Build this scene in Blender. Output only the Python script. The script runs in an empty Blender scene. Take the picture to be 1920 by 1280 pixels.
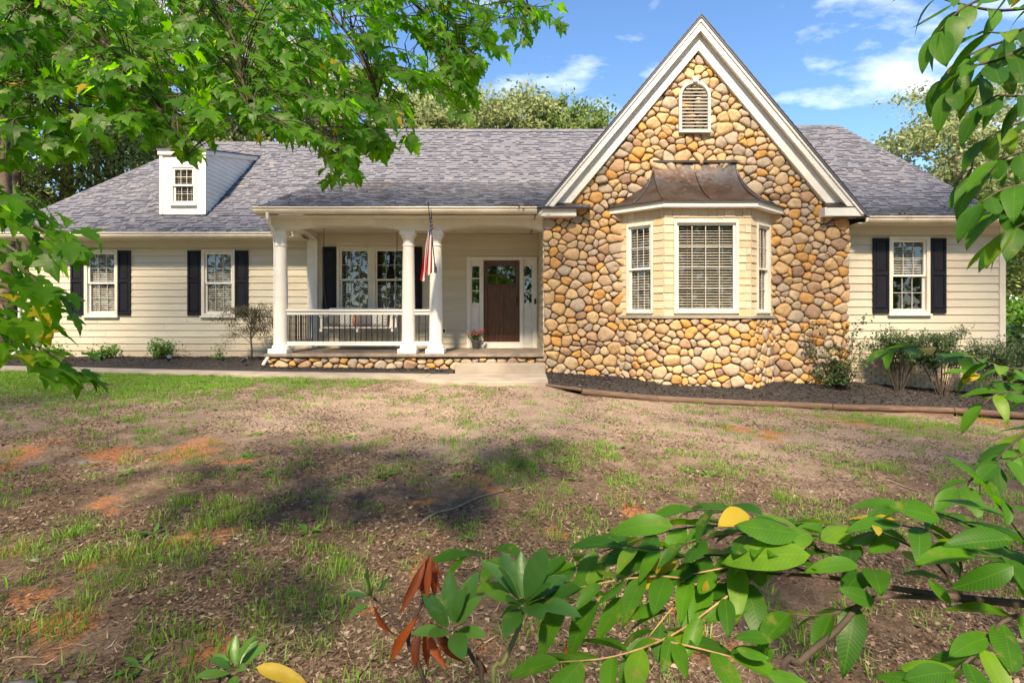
import bpy, math, random
import numpy as np
from mathutils import Vector, Matrix, noise as mnoise

R = math.radians
RND = random.Random(7)
NP = np.random.default_rng(11)
scene = bpy.context.scene
COL = scene.collection

# ------------------------------------------------------------------ camera
E = 1.6                                   # eye height above the lawn at the camera
FPX = 1000.0                              # focal length in photo pixels (1920 wide)
HOR = 590.0                               # horizon row in the photo
cam = bpy.data.cameras.new('camera'); cam_ob = bpy.data.objects.new('camera', cam); COL.objects.link(cam_ob)
cam.sensor_width = 36.0; cam.lens = 36.0 * FPX / 1920.0
cam.shift_y = -(640.0 - HOR) / 1920.0
cam.clip_start = 0.05; cam.clip_end = 2000
cam_ob.location = (0, 0, E); cam_ob.rotation_euler = (R(90), 0, 0)
scene.camera = cam_ob

# ------------------------------------------------------------------ sun and sky
SUN_TRAVEL = Vector((0.13, 1.0, -1.10)).normalized()
SUN_EL = math.asin(-SUN_TRAVEL.z)
TO_SUN = -SUN_TRAVEL
sun = bpy.data.lights.new('sun', 'SUN'); sun.energy = 5.0; sun.angle = R(4.5); sun.color = (1.0, 0.80, 0.56)
sun_ob = bpy.data.objects.new('sun', sun); COL.objects.link(sun_ob)
sun_ob.rotation_euler = SUN_TRAVEL.to_track_quat('-Z', 'Y').to_euler()
sun_ob.location = (-3, -20, 30)

world = bpy.data.worlds.new('World'); scene.world = world; world.use_nodes = True
wn, wl = world.node_tree.nodes, world.node_tree.links
wn.clear()
w_out = wn.new('ShaderNodeOutputWorld'); w_bg = wn.new('ShaderNodeBackground')
w_sky = wn.new('ShaderNodeTexSky'); w_sky.sky_type = 'NISHITA'; w_sky.sun_disc = False
w_sky.sun_elevation = SUN_EL
w_sky.sun_rotation = math.atan2(TO_SUN.x, TO_SUN.y)
w_sky.air_density = 1.0; w_sky.dust_density = 0.0; w_sky.ozone_density = 4.0
w_bg.inputs['Strength'].default_value = 0.092
w_tc = wn.new('ShaderNodeTexCoord'); w_sep = wn.new('ShaderNodeSeparateXYZ')
wl.new(w_tc.outputs['Generated'], w_sep.inputs[0])
w_add = wn.new('ShaderNodeMath'); w_add.operation = 'ADD'; w_add.inputs[1].default_value = 0.22
wl.new(w_sep.outputs['Z'], w_add.inputs[0])
w_div = wn.new('ShaderNodeVectorMath'); w_div.operation = 'DIVIDE'
w_cmb = wn.new('ShaderNodeCombineXYZ')
for k in range(3): wl.new(w_add.outputs[0], w_cmb.inputs[k])
wl.new(w_tc.outputs['Generated'], w_div.inputs[0]); wl.new(w_cmb.outputs[0], w_div.inputs[1])
w_map = wn.new('ShaderNodeMapping'); w_map.inputs['Location'].default_value = (3.1, 1.15, 0.0)
w_map.inputs['Scale'].default_value = (1.0, 1.5, 0.6)
wl.new(w_div.outputs[0], w_map.inputs['Vector'])
w_noi = wn.new('ShaderNodeTexNoise'); w_noi.inputs['Scale'].default_value = 3.6
w_noi.inputs['Detail'].default_value = 7; w_noi.inputs['Roughness'].default_value = 0.55
wl.new(w_map.outputs[0], w_noi.inputs['Vector'])
w_ramp = wn.new('ShaderNodeValToRGB')
w_ramp.color_ramp.elements[0].position = 0.52; w_ramp.color_ramp.elements[0].color = (0, 0, 0, 1)
w_ramp.color_ramp.elements[1].position = 0.80; w_ramp.color_ramp.elements[1].color = (0.8, 0.8, 0.8, 1)
wl.new(w_noi.outputs['Fac'], w_ramp.inputs[0])
w_mix = wn.new('ShaderNodeMix'); w_mix.data_type = 'RGBA'
w_mix.inputs['B'].default_value = (7.6, 7.9, 8.4, 1)
w_hs = wn.new('ShaderNodeHueSaturation'); w_hs.inputs['Saturation'].default_value = 1.08
wl.new(w_sky.outputs[0], w_hs.inputs['Color'])
wl.new(w_ramp.outputs[0], w_mix.inputs['Factor']); wl.new(w_hs.outputs[0], w_mix.inputs['A'])
wl.new(w_mix.outputs['Result'], w_bg.inputs['Color']); wl.new(w_bg.outputs[0], w_out.inputs['Surface'])

vs = scene.view_settings
vs.view_transform = 'Standard'; vs.look = 'None'; vs.gamma = 1.0; vs.exposure = 1.52; vs.use_curve_mapping = False
scene.render.engine = 'CYCLES'
cy = scene.cycles
cy.use_denoising = True; cy.max_bounces = 6; cy.diffuse_bounces = 4; cy.glossy_bounces = 3
cy.transmission_bounces = 4; cy.transparent_max_bounces = 8
cy.sample_clamp_indirect = 6.0

# ------------------------------------------------------------------ helpers
def P(x, y, D):
    """photo pixel + distance -> place in the scene (metres)"""
    return Vector(((x - 960.0) * D / FPX, D, E + (HOR - y) * D / FPX))
def PX(x, D): return (x - 960.0) * D / FPX
def PZ(y, D): return E + (HOR - y) * D / FPX

def link(o, parent=None):
    COL.objects.link(o)
    if parent is not None: o.parent = parent
    return o
def tag(o, label=None, cat=None, group=None, kind=None):
    if label: o['label'] = label
    if cat: o['category'] = cat
    if group: o['group'] = group
    if kind: o['kind'] = kind
    return o
def empty(name, loc=(0, 0, 0), rz=0.0):
    o = bpy.data.objects.new(name, None); o.location = loc; o.rotation_euler = (0, 0, rz)
    o.empty_display_size = 0.2
    return link(o)
def mesh_np(name, verts, faces, smooth=False):
    verts = np.asarray(verts, dtype=np.float32).reshape(-1, 3)
    faces = np.asarray(faces, dtype=np.int32); n, k = faces.shape
    me = bpy.data.meshes.new(name)
    me.vertices.add(len(verts)); me.vertices.foreach_set('co', verts.ravel())
    me.loops.add(n * k); me.loops.foreach_set('vertex_index', faces.ravel())
    me.polygons.add(n)
    me.polygons.foreach_set('loop_start', np.arange(0, n * k, k, dtype=np.int32))
    me.polygons.foreach_set('loop_total', np.full(n, k, dtype=np.int32))
    if smooth: me.polygons.foreach_set('use_smooth', np.ones(n, dtype=bool))
    me.update(calc_edges=True)
    return me
def ob(name, me, mat, parent=None):
    if mat is not None and len(me.materials) == 0: me.materials.append(mat)
    return link(bpy.data.objects.new(name, me), parent)

class Face:
    """a wall plane: u along the wall, z up, d out of the wall"""
    def __init__(s, o, u):
        s.o = Vector((o[0], o[1], 0)); s.u = Vector((u[0], u[1], 0)).normalized()
        s.n = Vector((s.u.y, -s.u.x, 0))
    def p(s, u, z, d=0.0):
        q = s.o + s.u * u + s.n * d
        return Vector((q.x, q.y, z))

class MB:
    def __init__(s): s.v = []; s.f = []
    def add(s, vs, fs):
        b = len(s.v); s.v += [tuple(x) for x in vs]; s.f += [tuple(i + b for i in f) for f in fs]
    def hexa(s, p):
        s.add(p, [(0, 3, 2, 1), (4, 5, 6, 7), (0, 1, 5, 4), (1, 2, 6, 5), (2, 3, 7, 6), (3, 0, 4, 7)])
    def box(s, x0, x1, y0, y1, z0, z1):
        s.hexa([(x0, y0, z0), (x1, y0, z0), (x1, y1, z0), (x0, y1, z0), (x0, y0, z1), (x1, y0, z1), (x1, y1, z1), (x0, y1, z1)])
    def fbox(s, F, u0, u1, z0, z1, d0, d1):
        s.hexa([F.p(u0, z0, d1), F.p(u1, z0, d1), F.p(u1, z0, d0), F.p(u0, z0, d0),
                F.p(u0, z1, d1), F.p(u1, z1, d1), F.p(u1, z1, d0), F.p(u0, z1, d0)])
    def fprism(s, F, pts, d0, d1):
        """polygon of (u, z), counter-clockwise seen from outside, between depths d0 < d1"""
        n = len(pts)
        s.add([F.p(u, z, d1) for u, z in pts] + [F.p(u, z, d0) for u, z in pts],
              [tuple(range(n)), tuple(range(2 * n - 1, n - 1, -1))] + [(i, i + n, (i + 1) % n + n, (i + 1) % n) for i in range(n)])
    def sweep(s, prof, a, b):
        """profile of (y, z) points swept along X from a to b"""
        n = len(prof)
        s.add([(a, y, z) for y, z in prof] + [(b, y, z) for y, z in prof],
              [(i, (i + 1) % n, (i + 1) % n + n, i + n) for i in range(n)] + [tuple(range(n - 1, -1, -1)), tuple(range(n, 2 * n))])
    def tube(s, pts, rad, n=6, cap=True):
        pts = [Vector(p) for p in pts]
        if not hasattr(rad, '__len__'): rad = [rad] * len(pts)
        ring = []; up = None
        for i, p in enumerate(pts):
            t = (pts[min(i + 1, len(pts) - 1)] - pts[max(i - 1, 0)])
            if t.length < 1e-9: t = Vector((0, 0, 1))
            t.normalize()
            if up is None: up = Vector((0, 1, 0)) if abs(t.y) < 0.9 else Vector((1, 0, 0))
            a = t.cross(up); 
            if a.length < 1e-6: a = t.orthogonal()
            a.normalize(); b = t.cross(a); up = -b if False else up
            ring.append([p + (a * math.cos(2 * math.pi * k / n) + b * math.sin(2 * math.pi * k / n)) * rad[i] for k in range(n)])
        vs = [q for r in ring for q in r]; fs = []
        for i in range(len(pts) - 1):
            for k in range(n):
                fs.append((i * n + k, i * n + (k + 1) % n, (i + 1) * n + (k + 1) % n, (i + 1) * n + k))
        if cap:
            fs.append(tuple(range(n - 1, -1, -1))); fs.append(tuple(range((len(pts) - 1) * n, len(pts) * n)))
        s.add(vs, fs)
    def lathe(s, prof, c, n=20, sq=False):
        vs = []; fs = []
        for r, z in prof:
            for k in range(n):
                a = 2 * math.pi * k / n
                vs.append((c[0] + r * math.cos(a), c[1] + r * math.sin(a), c[2] + z))
        for i in range(len(prof) - 1):
            for k in range(n):
                fs.append((i * n + k, i * n + (k + 1) % n, (i + 1) * n + (k + 1) % n, (i + 1) * n + k))
        fs.append(tuple(range(n - 1, -1, -1))); fs.append(tuple(range((len(prof) - 1) * n, len(prof) * n)))
        s.add(vs, fs)
    def build(s, name, mat, parent=None, smooth=False, bevel=0.0, auto=None):
        me = bpy.data.meshes.new(name); me.from_pydata(s.v, [], s.f); me.update()
        o = ob(name, me, mat, parent)
        if smooth: me.polygons.foreach_set('use_smooth', np.ones(len(me.polygons), dtype=bool))
        if auto is not None:
            me.polygons.foreach_set('use_smooth', np.ones(len(me.polygons), dtype=bool)); me.set_sharp_from_angle(angle=R(auto))
        if bevel:
            m = o.modifiers.new('bevel', 'BEVEL'); m.width = bevel; m.segments = 1; m.limit_method = 'ANGLE'; m.angle_limit = R(40)
        return o

# ------------------------------------------------------------------ materials
class NT:
    def __init__(s, name):
        s.m = bpy.data.materials.new(name); s.m.use_nodes = True
        s.n = s.m.node_tree.nodes; s.l = s.m.node_tree.links; s.n.clear()
        s.out = s.n.new('ShaderNodeOutputMaterial')
    def node(s, t, **kw):
        q = s.n.new(t)
        for k, v in kw.items(): setattr(q, k, v)
        return q
    def link(s, a, b): s.l.new(a, b)
    def coords(s, kind='Object'):
        return s.node('ShaderNodeTexCoord').outputs[kind]
    def pos(s): return s.node('ShaderNodeNewGeometry').outputs['Position']
    def noise(s, scale, detail=4, rough=0.55, vec=None, stretch=None):
        q = s.node('ShaderNodeTexNoise'); q.inputs['Scale'].default_value = scale; q.inputs['Detail'].default_value = detail
        q.inputs['Roughness'].default_value = rough
        v = vec if vec is not None else s.pos()
        if stretch:
            mp = s.node('ShaderNodeMapping'); mp.inputs['Scale'].default_value = stretch; s.link(v, mp.inputs['Vector']); v = mp.outputs[0]
        s.link(v, q.inputs['Vector']); return q.outputs['Fac']
    def ramp(s, fac, stops, interp='LINEAR'):
        q = s.node('ShaderNodeValToRGB'); q.color_ramp.interpolation = interp
        el = q.color_ramp.elements
        while len(el) < len(stops): el.new(0.5)
        for e, (p, c) in zip(el, stops):
            e.position = p; e.color = (*c, 1) if len(c) == 3 else c
        s.link(fac, q.inputs[0]); return q.outputs['Color']
    def mix(s, fac, a, b, blend='MIX'):
        q = s.node('ShaderNodeMix', data_type='RGBA', blend_type=blend)
        for sock, v in ((q.inputs['Factor'], fac), (q.inputs['A'], a), (q.inputs['B'], b)):
            if isinstance(v, (int, float)): sock.default_value = v
            elif isinstance(v, tuple): sock.default_value = (*v, 1) if len(v) == 3 else v
            else: s.link(v, sock)
        return q.outputs['Result']
    def math(s, op, a, b=0.0, clamp=False):
        q = s.node('ShaderNodeMath', operation=op, use_clamp=clamp)
        for sock, v in ((q.inputs[0], a), (q.inputs[1], b)):
            if isinstance(v, (int, float)): sock.default_value = v
            else: s.link(v, sock)
        return q.outputs[0]
    def rand(s):
        """one random number for each object and each loose piece"""
        a = s.node('ShaderNodeObjectInfo').outputs['Random']; b = s.node('ShaderNodeNewGeometry').outputs['Random Per Island']
        return s.math('FRACT', s.math('ADD', a, b))
    def bump(s, h, strength=0.3, dist=0.02):
        q = s.node('ShaderNodeBump'); q.inputs['Strength'].default_value = strength; q.inputs['Distance'].default_value = dist
        s.link(h, q.inputs['Height']); return q.outputs[0]
    def bsdf(s, col, rough=0.6, metal=0.0, bump=None, spec=0.5):
        q = s.node('ShaderNodeBsdfPrincipled')
        for sock, v in ((q.inputs['Base Color'], col), (q.inputs['Roughness'], rough), (q.inputs['Metallic'], metal)):
            if isinstance(v, (int, float)): sock.default_value = v
            elif isinstance(v, tuple): sock.default_value = (*v, 1)
            else: s.link(v, sock)
        q.inputs['Specular IOR Level'].default_value = spec
        if bump is not None: s.link(bump, q.inputs['Normal'])
        return q.outputs[0]
    def done(s, sh):
        s.link(sh, s.out.inputs['Surface']); return s.m

def simple(name, col, rough=0.6, var=0.12, nscale=3.0, metal=0.0, bump=0.0, bscale=40.0, dirt=None, spec=0.5):
    t = NT(name)
    c2 = tuple(max(0.0, c * (1 - 2 * var)) for c in col); c1 = tuple(min(1.0, c * (1 + var)) for c in col)
    f = t.noise(nscale, 6, 0.6)
    c = t.ramp(f, [(0.3, c2), (0.65, c1)])
    if dirt:
        d = t.noise(dirt[1], 8, 0.7)
        m = t.ramp(d, [(0.52, (0, 0, 0)), (0.72, (dirt[2],) * 3)])
        c = t.mix(m, c, dirt[0])
    b = t.bump(t.noise(bscale, 4), bump, 0.01) if bump else None
    return t.done(t.bsdf(c, rough, metal, b, spec))

M = {}
M['white'] = simple('white_paint', (0.76, 0.75, 0.71), 0.5, 0.05, 1.5, bump=0.08, bscale=60, dirt=((0.55, 0.5, 0.42), 5, 0.35))
M['trim'] = simple('cream_trim', (0.70, 0.66, 0.56), 0.5, 0.06, 1.5, bump=0.08, bscale=60, dirt=((0.5, 0.43, 0.32), 4, 0.4))
M['gutter'] = simple('aluminium_gutter', (0.68, 0.62, 0.50), 0.4, 0.08, 2.0, dirt=((0.38, 0.32, 0.24), 3, 0.5))
M['black'] = simple('black_metal', (0.015, 0.015, 0.017), 0.45, 0.1)
M['shutter'] = simple('navy_shutter', (0.013, 0.014, 0.022), 0.55, 0.15, 6, bump=0.1, spec=0.2)
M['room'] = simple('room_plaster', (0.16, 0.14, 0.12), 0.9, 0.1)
M['blind'] = simple('blind_slat', (0.40, 0.37, 0.32), 0.5, 0.05)
M['concrete'] = simple('concrete', (0.30, 0.265, 0.22), 0.9, 0.16, 2.5, bump=0.35, bscale=35, dirt=((0.22, 0.18, 0.14), 5, 0.6))
M['porch_floor'] = simple('slate_floor', (0.24, 0.20, 0.16), 0.8, 0.25, 4, bump=0.3, bscale=25)
M['edging'] = simple('black_edging', (0.025, 0.024, 0.026), 0.7, 0.2)
M['bark'] = simple('bark', (0.10, 0.075, 0.055), 0.95, 0.3, 6, bump=0.8, bscale=18)
M['bark_pale'] = simple('pale_bark', (0.17, 0.145, 0.115), 0.95, 0.3, 5, bump=0.8, bscale=14)
M['twig'] = simple('twig_bark', (0.065, 0.047, 0.035), 0.85, 0.3, 20, bump=0.4, bscale=120)
M['twig_tan'] = simple('young_twig', (0.30, 0.19, 0.09), 0.7, 0.3, 25)
M['pot'] = simple('pot_glaze', (0.10, 0.11, 0.13), 0.35, 0.15, 8)
M['soil'] = simple('potting_soil', (0.03, 0.022, 0.016), 0.95, 0.3, 30)
M['chain'] = simple('chain_steel', (0.10, 0.10, 0.10), 0.4, 0.1, metal=0.8)
M['cushion'] = simple('grey_cushion', (0.16, 0.155, 0.16), 0.95, 0.1, 20, bump=0.3, bscale=200)
M['rock'] = simple('grey_rock', (0.15, 0.145, 0.14), 0.9, 0.25, 9, bump=0.7, bscale=22)
M['lamp_dark'] = simple('lamp_metal', (0.05, 0.05, 0.055), 0.4, 0.1)
M['stick'] = simple('dry_stick', (0.22, 0.17, 0.12), 0.9, 0.3, 20, bump=0.5, bscale=80)
M['muntin'] = simple('muntin_paint', (0.50, 0.48, 0.43), 0.5, 0.05)
M['brass'] = simple('door_hardware', (0.05, 0.045, 0.04), 0.35, 0.1, metal=0.9)

def mat_siding():
    t = NT('cream_siding')
    r = t.rand()
    c = t.ramp(r, [(0.0, (0.54, 0.50, 0.395)), (0.5, (0.575, 0.535, 0.43)), (1.0, (0.60, 0.56, 0.455))])
    streak = t.noise(2.2, 6, 0.65, stretch=(0.5, 1, 5.0))
    c = t.mix(t.ramp(streak, [(0.45, (0, 0, 0)), (0.75, (0.45,) * 3)]), c, (0.47, 0.39, 0.27))
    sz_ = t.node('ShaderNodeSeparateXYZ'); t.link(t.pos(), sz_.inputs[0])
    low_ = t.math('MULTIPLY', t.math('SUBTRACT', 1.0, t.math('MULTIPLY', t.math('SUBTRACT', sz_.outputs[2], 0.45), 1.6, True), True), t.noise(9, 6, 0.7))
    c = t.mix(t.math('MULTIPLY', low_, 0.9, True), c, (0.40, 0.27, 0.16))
    grain = t.noise(30, 3, 0.5, stretch=(0.15, 1, 6))
    return t.done(t.bsdf(c, 0.55, 0, t.bump(grain, 0.12, 0.004)))
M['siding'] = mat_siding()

def mat_stone():
    t = NT('river_stone')
    r = t.rand()
    c = t.ramp(r, [(0.0, (0.46, 0.31, 0.17)), (0.11, (0.36, 0.30, 0.24)), (0.21, (0.52, 0.35, 0.17)), (0.31, (0.31, 0.265, 0.22)), (0.39, (0.56, 0.40, 0.21)), (0.48, (0.39, 0.24, 0.15)),
                   (0.55, (0.50, 0.25, 0.06)), (0.63, (0.49, 0.38, 0.25)), (0.73, (0.37, 0.315, 0.26)), (0.81, (0.54, 0.28, 0.06)), (0.88, (0.43, 0.32, 0.22)), (0.95, (0.25, 0.16, 0.12))], 'CONSTANT')
    n = t.noise(7, 7, 0.65)
    c = t.mix(t.ramp(n, [(0.35, (0, 0, 0)), (0.72, (0.55,) * 3)]), c, (0.45, 0.32, 0.18))
    n2 = t.noise(16, 8, 0.7)
    c = t.mix(t.ramp(n2, [(0.50, (0, 0, 0)), (0.72, (0.55,) * 3)]), c, (0.15, 0.105, 0.075))
    n3 = t.noise(5.0, 4, 0.6)
    c = t.mix(t.ramp(n3, [(0.56, (0, 0, 0)), (0.70, (0.5,) * 3)]), c, (0.46, 0.26, 0.085))
    return t.done(t.bsdf(c, 0.72, 0, t.bump(t.noise(28, 8, 0.65), 0.55, 0.02), 0.35))
M['stone'] = mat_stone()
M['mortar'] = simple('mortar', (0.13, 0.095, 0.065), 0.95, 0.2, 10, bump=0.6, bscale=60)

def mat_shake():
    t = NT('bay_shakes'); r = t.rand()
    c = t.ramp(r, [(0.0, (0.50, 0.41, 0.27)), (0.45, (0.58, 0.48, 0.33)), (0.85, (0.62, 0.53, 0.38)), (1.0, (0.48, 0.34, 0.18))])
    g = t.noise(26, 5, 0.6, stretch=(3, 3, 0.3))
    c = t.mix(t.ramp(g, [(0.45, (0, 0, 0)), (0.8, (0.5,) * 3)]), c, (0.38, 0.28, 0.17))
    return t.done(t.bsdf(c, 0.75, 0, t.bump(g, 0.5, 0.01)))
M['shake'] = mat_shake()

def mat_shingle():
    t = NT('roof_shingles'); r = t.rand()
    c = t.ramp(r, [(0.0, (0.085, 0.093, 0.125)), (0.12, (0.125, 0.134, 0.172)), (0.45, (0.145, 0.155, 0.195)), (0.70, (0.132, 0.142, 0.182)), (0.90, (0.165, 0.17, 0.20)), (0.985, (0.20, 0.19, 0.19))], 'CONSTANT')
    n = t.noise(0.55, 6, 0.65)
    c = t.mix(t.ramp(n, [(0.54, (0, 0, 0)), (0.74, (0.25,) * 3)]), c, (0.24, 0.22, 0.215))
    n2 = t.noise(90, 3, 0.7)
    c = t.mix(t.ramp(n2, [(0.3, (0.35,) * 3), (0.7, (0, 0, 0))]), c, (0.04, 0.04, 0.05))
    return t.done(t.bsdf(c, 0.9, 0, t.bump(n2, 0.6, 0.01), 0.3))
M['shingle'] = mat_shingle()

def mat_copper():
    t = NT('aged_copper')
    n = t.noise(1.9, 7, 0.65)
    c = t.ramp(n, [(0.25, (0.045, 0.034, 0.030)), (0.45, (0.10, 0.066, 0.050)), (0.56, (0.115, 0.108, 0.105)), (0.68, (0.075, 0.062, 0.056)), (0.84, (0.22, 0.12, 0.065))])
    d = t.noise(14, 6, 0.7)
    c = t.mix(t.ramp(d, [(0.55, (0, 0, 0)), (0.75, (0.5,) * 3)]), c, (0.26, 0.25, 0.235))
    return t.done(t.bsdf(c, t.ramp(d, [(0.3, (0.30,) * 3), (0.75, (0.55,) * 3)]), 0.72, t.bump(t.noise(4, 3), 0.12, 0.02)))
M['copper'] = mat_copper()

def mat_glass():
    t = NT('window_glass')
    tr = t.node('ShaderNodeBsdfTransparent'); tr.inputs[0].default_value = (0.93, 0.94, 0.93, 1)
    gl = t.node('ShaderNodeBsdfGlossy'); gl.inputs['Roughness'].default_value = 0.015; gl.inputs['Color'].default_value = (0.9, 0.92, 0.95, 1)
    b = t.bump(t.noise(1.1, 2), 0.05, 0.05); t.link(b, gl.inputs['Normal'])
    ge = t.node('ShaderNodeNewGeometry'); dt = t.node('ShaderNodeVectorMath', operation='DOT_PRODUCT'); t.link(ge.outputs['Normal'], dt.inputs[0]); t.link(ge.outputs['Incoming'], dt.inputs[1])
    f = t.math('ADD', t.math('MULTIPLY', t.math('POWER', t.math('SUBTRACT', 1.0, t.math('ABSOLUTE', dt.outputs['Value'])), 5.0), 0.85), 0.09, True)     # same from both sides of the pane
    mx = t.node('ShaderNodeMixShader'); t.link(f, mx.inputs[0]); t.link(tr.outputs[0], mx.inputs[1]); t.link(gl.outputs[0], mx.inputs[2])
    return t.done(mx.outputs[0])
M['glass'] = mat_glass()

def mat_door():
    t = NT('stained_wood_door')
    g = t.noise(9, 6, 0.6, stretch=(5, 1, 0.35))
    c = t.ramp(g, [(0.3, (0.04, 0.015, 0.009)), (0.55, (0.10, 0.035, 0.017)), (0.75, (0.20, 0.07, 0.03))])
    return t.done(t.bsdf(c, 0.32, 0, t.bump(g, 0.15, 0.004)))
M['door'] = mat_door()

def mat_timber():
    t = NT('weathered_timber'); r = t.rand()
    g = t.noise(8, 6, 0.65, stretch=(0.35, 4, 4))
    c = t.ramp(g, [(0.3, (0.045, 0.028, 0.020)), (0.55, (0.105, 0.062, 0.042)), (0.75, (0.19, 0.135, 0.095))])
    c = t.mix(t.math('MULTIPLY', r, 0.4), c, (0.16, 0.12, 0.09))
    return t.done(t.bsdf(c, 0.85, 0, t.bump(g, 0.5, 0.01)))
M['timber'] = mat_timber()

def mat_leaf(name, stops, trans=0.5, rough=0.45, spec=0.4, vein=0.0, ncol=None, nscale=8.0, val=1.7):
    t = NT(name); r = t.rand()
    c = t.ramp(r, stops); vb = None
    if vein:                                    # midrib and side veins in the leaf's own coordinates
        sx = t.node('ShaderNodeSeparateXYZ'); t.link(t.coords('Object'), sx.inputs[0]); ax = t.math('ABSOLUTE', sx.outputs[0])
        ph = t.math('MULTIPLY', t.math('SUBTRACT', sx.outputs[1], t.math('MULTIPLY', ax, 0.75)), 17.0)
        sv = t.math('ABSOLUTE', t.math('SUBTRACT', t.math('FRACT', ph), 0.5))
        line = t.math('MAXIMUM', t.math('LESS_THAN', sv, 0.07), t.math('LESS_THAN', ax, 0.009))
        c = t.mix(t.math('MULTIPLY', line, vein), c, tuple(min(1, x * 1.9 + 0.02) for x in stops[-1][1]))
        vb = t.math('MULTIPLY', t.math('MINIMUM', sv, 0.25), 4.0)
    v = t.noise(nscale, 4, 0.6)
    c = t.mix(t.ramp(v, [(0.35, (0.35,) * 3), (0.65, (0, 0, 0))]), c, tuple(x * 0.6 for x in stops[0][1]))
    if ncol: c = t.mix(t.ramp(t.noise(nscale * 1.7, 5, 0.6), [(0.60, (0, 0, 0)), (0.70, (0.6,) * 3)]), c, ncol)
    bs = t.bsdf(c, rough, 0, t.bump(vb, 0.07, 0.004) if vb is not None else t.bump(t.noise(60, 3), 0.15, 0.01), spec)
    tl = t.node('ShaderNodeBsdfTranslucent')
    hs = t.node('ShaderNodeHueSaturation'); hs.inputs['Saturation'].default_value = 1.08; hs.inputs['Value'].default_value = val; hs.inputs['Hue'].default_value = 0.49
    t.link(c, hs.inputs['Color']); t.link(hs.outputs[0], tl.inputs['Color'])
    mx = t.node('ShaderNodeMixShader'); mx.inputs[0].default_value = trans
    t.link(bs, mx.inputs[1]); t.link(tl.outputs[0], mx.inputs[2])
    return t.done(mx.outputs[0])
M['maple'] = mat_leaf('maple_leaf', [(0.0, (0.04, 0.125, 0.010)), (0.4, (0.07, 0.195, 0.015)), (0.8, (0.11, 0.27, 0.02)), (0.965, (0.16, 0.33, 0.03)), (0.988, (0.16, 0.33, 0.03)), (0.992, (0.5, 0.40, 0.04))], 0.68, val=2.7)
M['beech'] = mat_leaf('beech_leaf', [(0.0, (0.03, 0.115, 0.010)), (0.5, (0.055, 0.18, 0.012)), (0.9, (0.10, 0.27, 0.015)), (1.0, (0.19, 0.34, 0.02))], 0.5, 0.45, 0.35, vein=0.12, ncol=(0.24, 0.24, 0.05), nscale=14)
M['beech_yellow'] = mat_leaf('yellowing_leaf', [(0.0, (0.42, 0.36, 0.03)), (1.0, (0.60, 0.42, 0.04))], 0.45, 0.5)
M['rhodo'] = mat_leaf('rhododendron_leaf', [(0.0, (0.035, 0.115, 0.016)), (0.6, (0.06, 0.17, 0.022)), (1.0, (0.10, 0.235, 0.03))], 0.25, 0.42, 0.55, ncol=(0.16, 0.20, 0.04))
M['dead'] = mat_leaf('dead_leaf', [(0.0, (0.08, 0.022, 0.010)), (0.5, (0.20, 0.045, 0.014)), (1.0, (0.42, 0.10, 0.02))], 0.25, 0.55)
M['forest'] = mat_leaf('tree_foliage', [(0.0, (0.10, 0.165, 0.05)), (0.5, (0.17, 0.25, 0.08)), (1.0, (0.26, 0.34, 0.12))], 0.4, 0.6, 0.3, nscale=0.6)
M['forest_hazy'] = mat_leaf('hazy_tree_foliage', [(0.0, (0.17, 0.225, 0.10)), (0.5, (0.27, 0.33, 0.15)), (1.0, (0.38, 0.42, 0.22))], 0.4, 0.6, 0.3, nscale=0.6)  # distance haze and whitish brightness are put into this leaf colour
M['shrub'] = mat_leaf('shrub_leaf', [(0.0, (0.03, 0.07, 0.022)), (0.6, (0.055, 0.11, 0.035)), (1.0, (0.10, 0.16, 0.05))], 0.3, 0.42, 0.6)
M['shrub_bright'] = mat_leaf('bright_shrub_leaf', [(0.0, (0.07, 0.17, 0.02)), (0.6, (0.11, 0.26, 0.03)), (1.0, (0.16, 0.32, 0.05))], 0.35, 0.45)
M['acer'] = mat_leaf('acer_leaf', [(0.0, (0.05, 0.06, 0.035)), (0.5, (0.085, 0.095, 0.05)), (0.85, (0.12, 0.12, 0.06)), (1.0, (0.16, 0.09, 0.06))], 0.35, 0.6)
M['flower'] = mat_leaf('red_petals', [(0.0, (0.55, 0.015, 0.02)), (0.7, (0.70, 0.03, 0.03)), (1.0, (0.45, 0.03, 0.15))], 0.3, 0.5)
M['grass'] = mat_leaf('grass_blade', [(0.0, (0.09, 0.20, 0.02)), (0.55, (0.15, 0.32, 0.03)), (0.88, (0.21, 0.40, 0.045)), (1.0, (0.30, 0.27, 0.10))], 0.35, 0.55)
M['litter'] = mat_leaf('ground_litter', [(0.0, (0.05, 0.034, 0.023)), (0.35, (0.10, 0.068, 0.045)), (0.6, (0.16, 0.115, 0.08)), (0.9, (0.25, 0.185, 0.13)), (1.0, (0.42, 0.34, 0.26))], 0.1, 0.9, 0.2)
M['straw'] = mat_leaf('dead_grass', [(0.0, (0.14, 0.105, 0.07)), (0.5, (0.26, 0.21, 0.14)), (1.0, (0.44, 0.37, 0.26))], 0.1, 0.8, 0.2)
M['chips'] = mat_leaf('mulch_chip', [(0.0, (0.012, 0.011, 0.011)), (0.7, (0.035, 0.029, 0.027)), (0.95, (0.07, 0.052, 0.042)), (1.0, (0.2, 0.155, 0.11))], 0.0, 0.85, 0.3)
M['mulch'] = simple('dark_mulch', (0.028, 0.024, 0.023), 0.95, 0.35, 14, bump=1.0, bscale=45)

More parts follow.
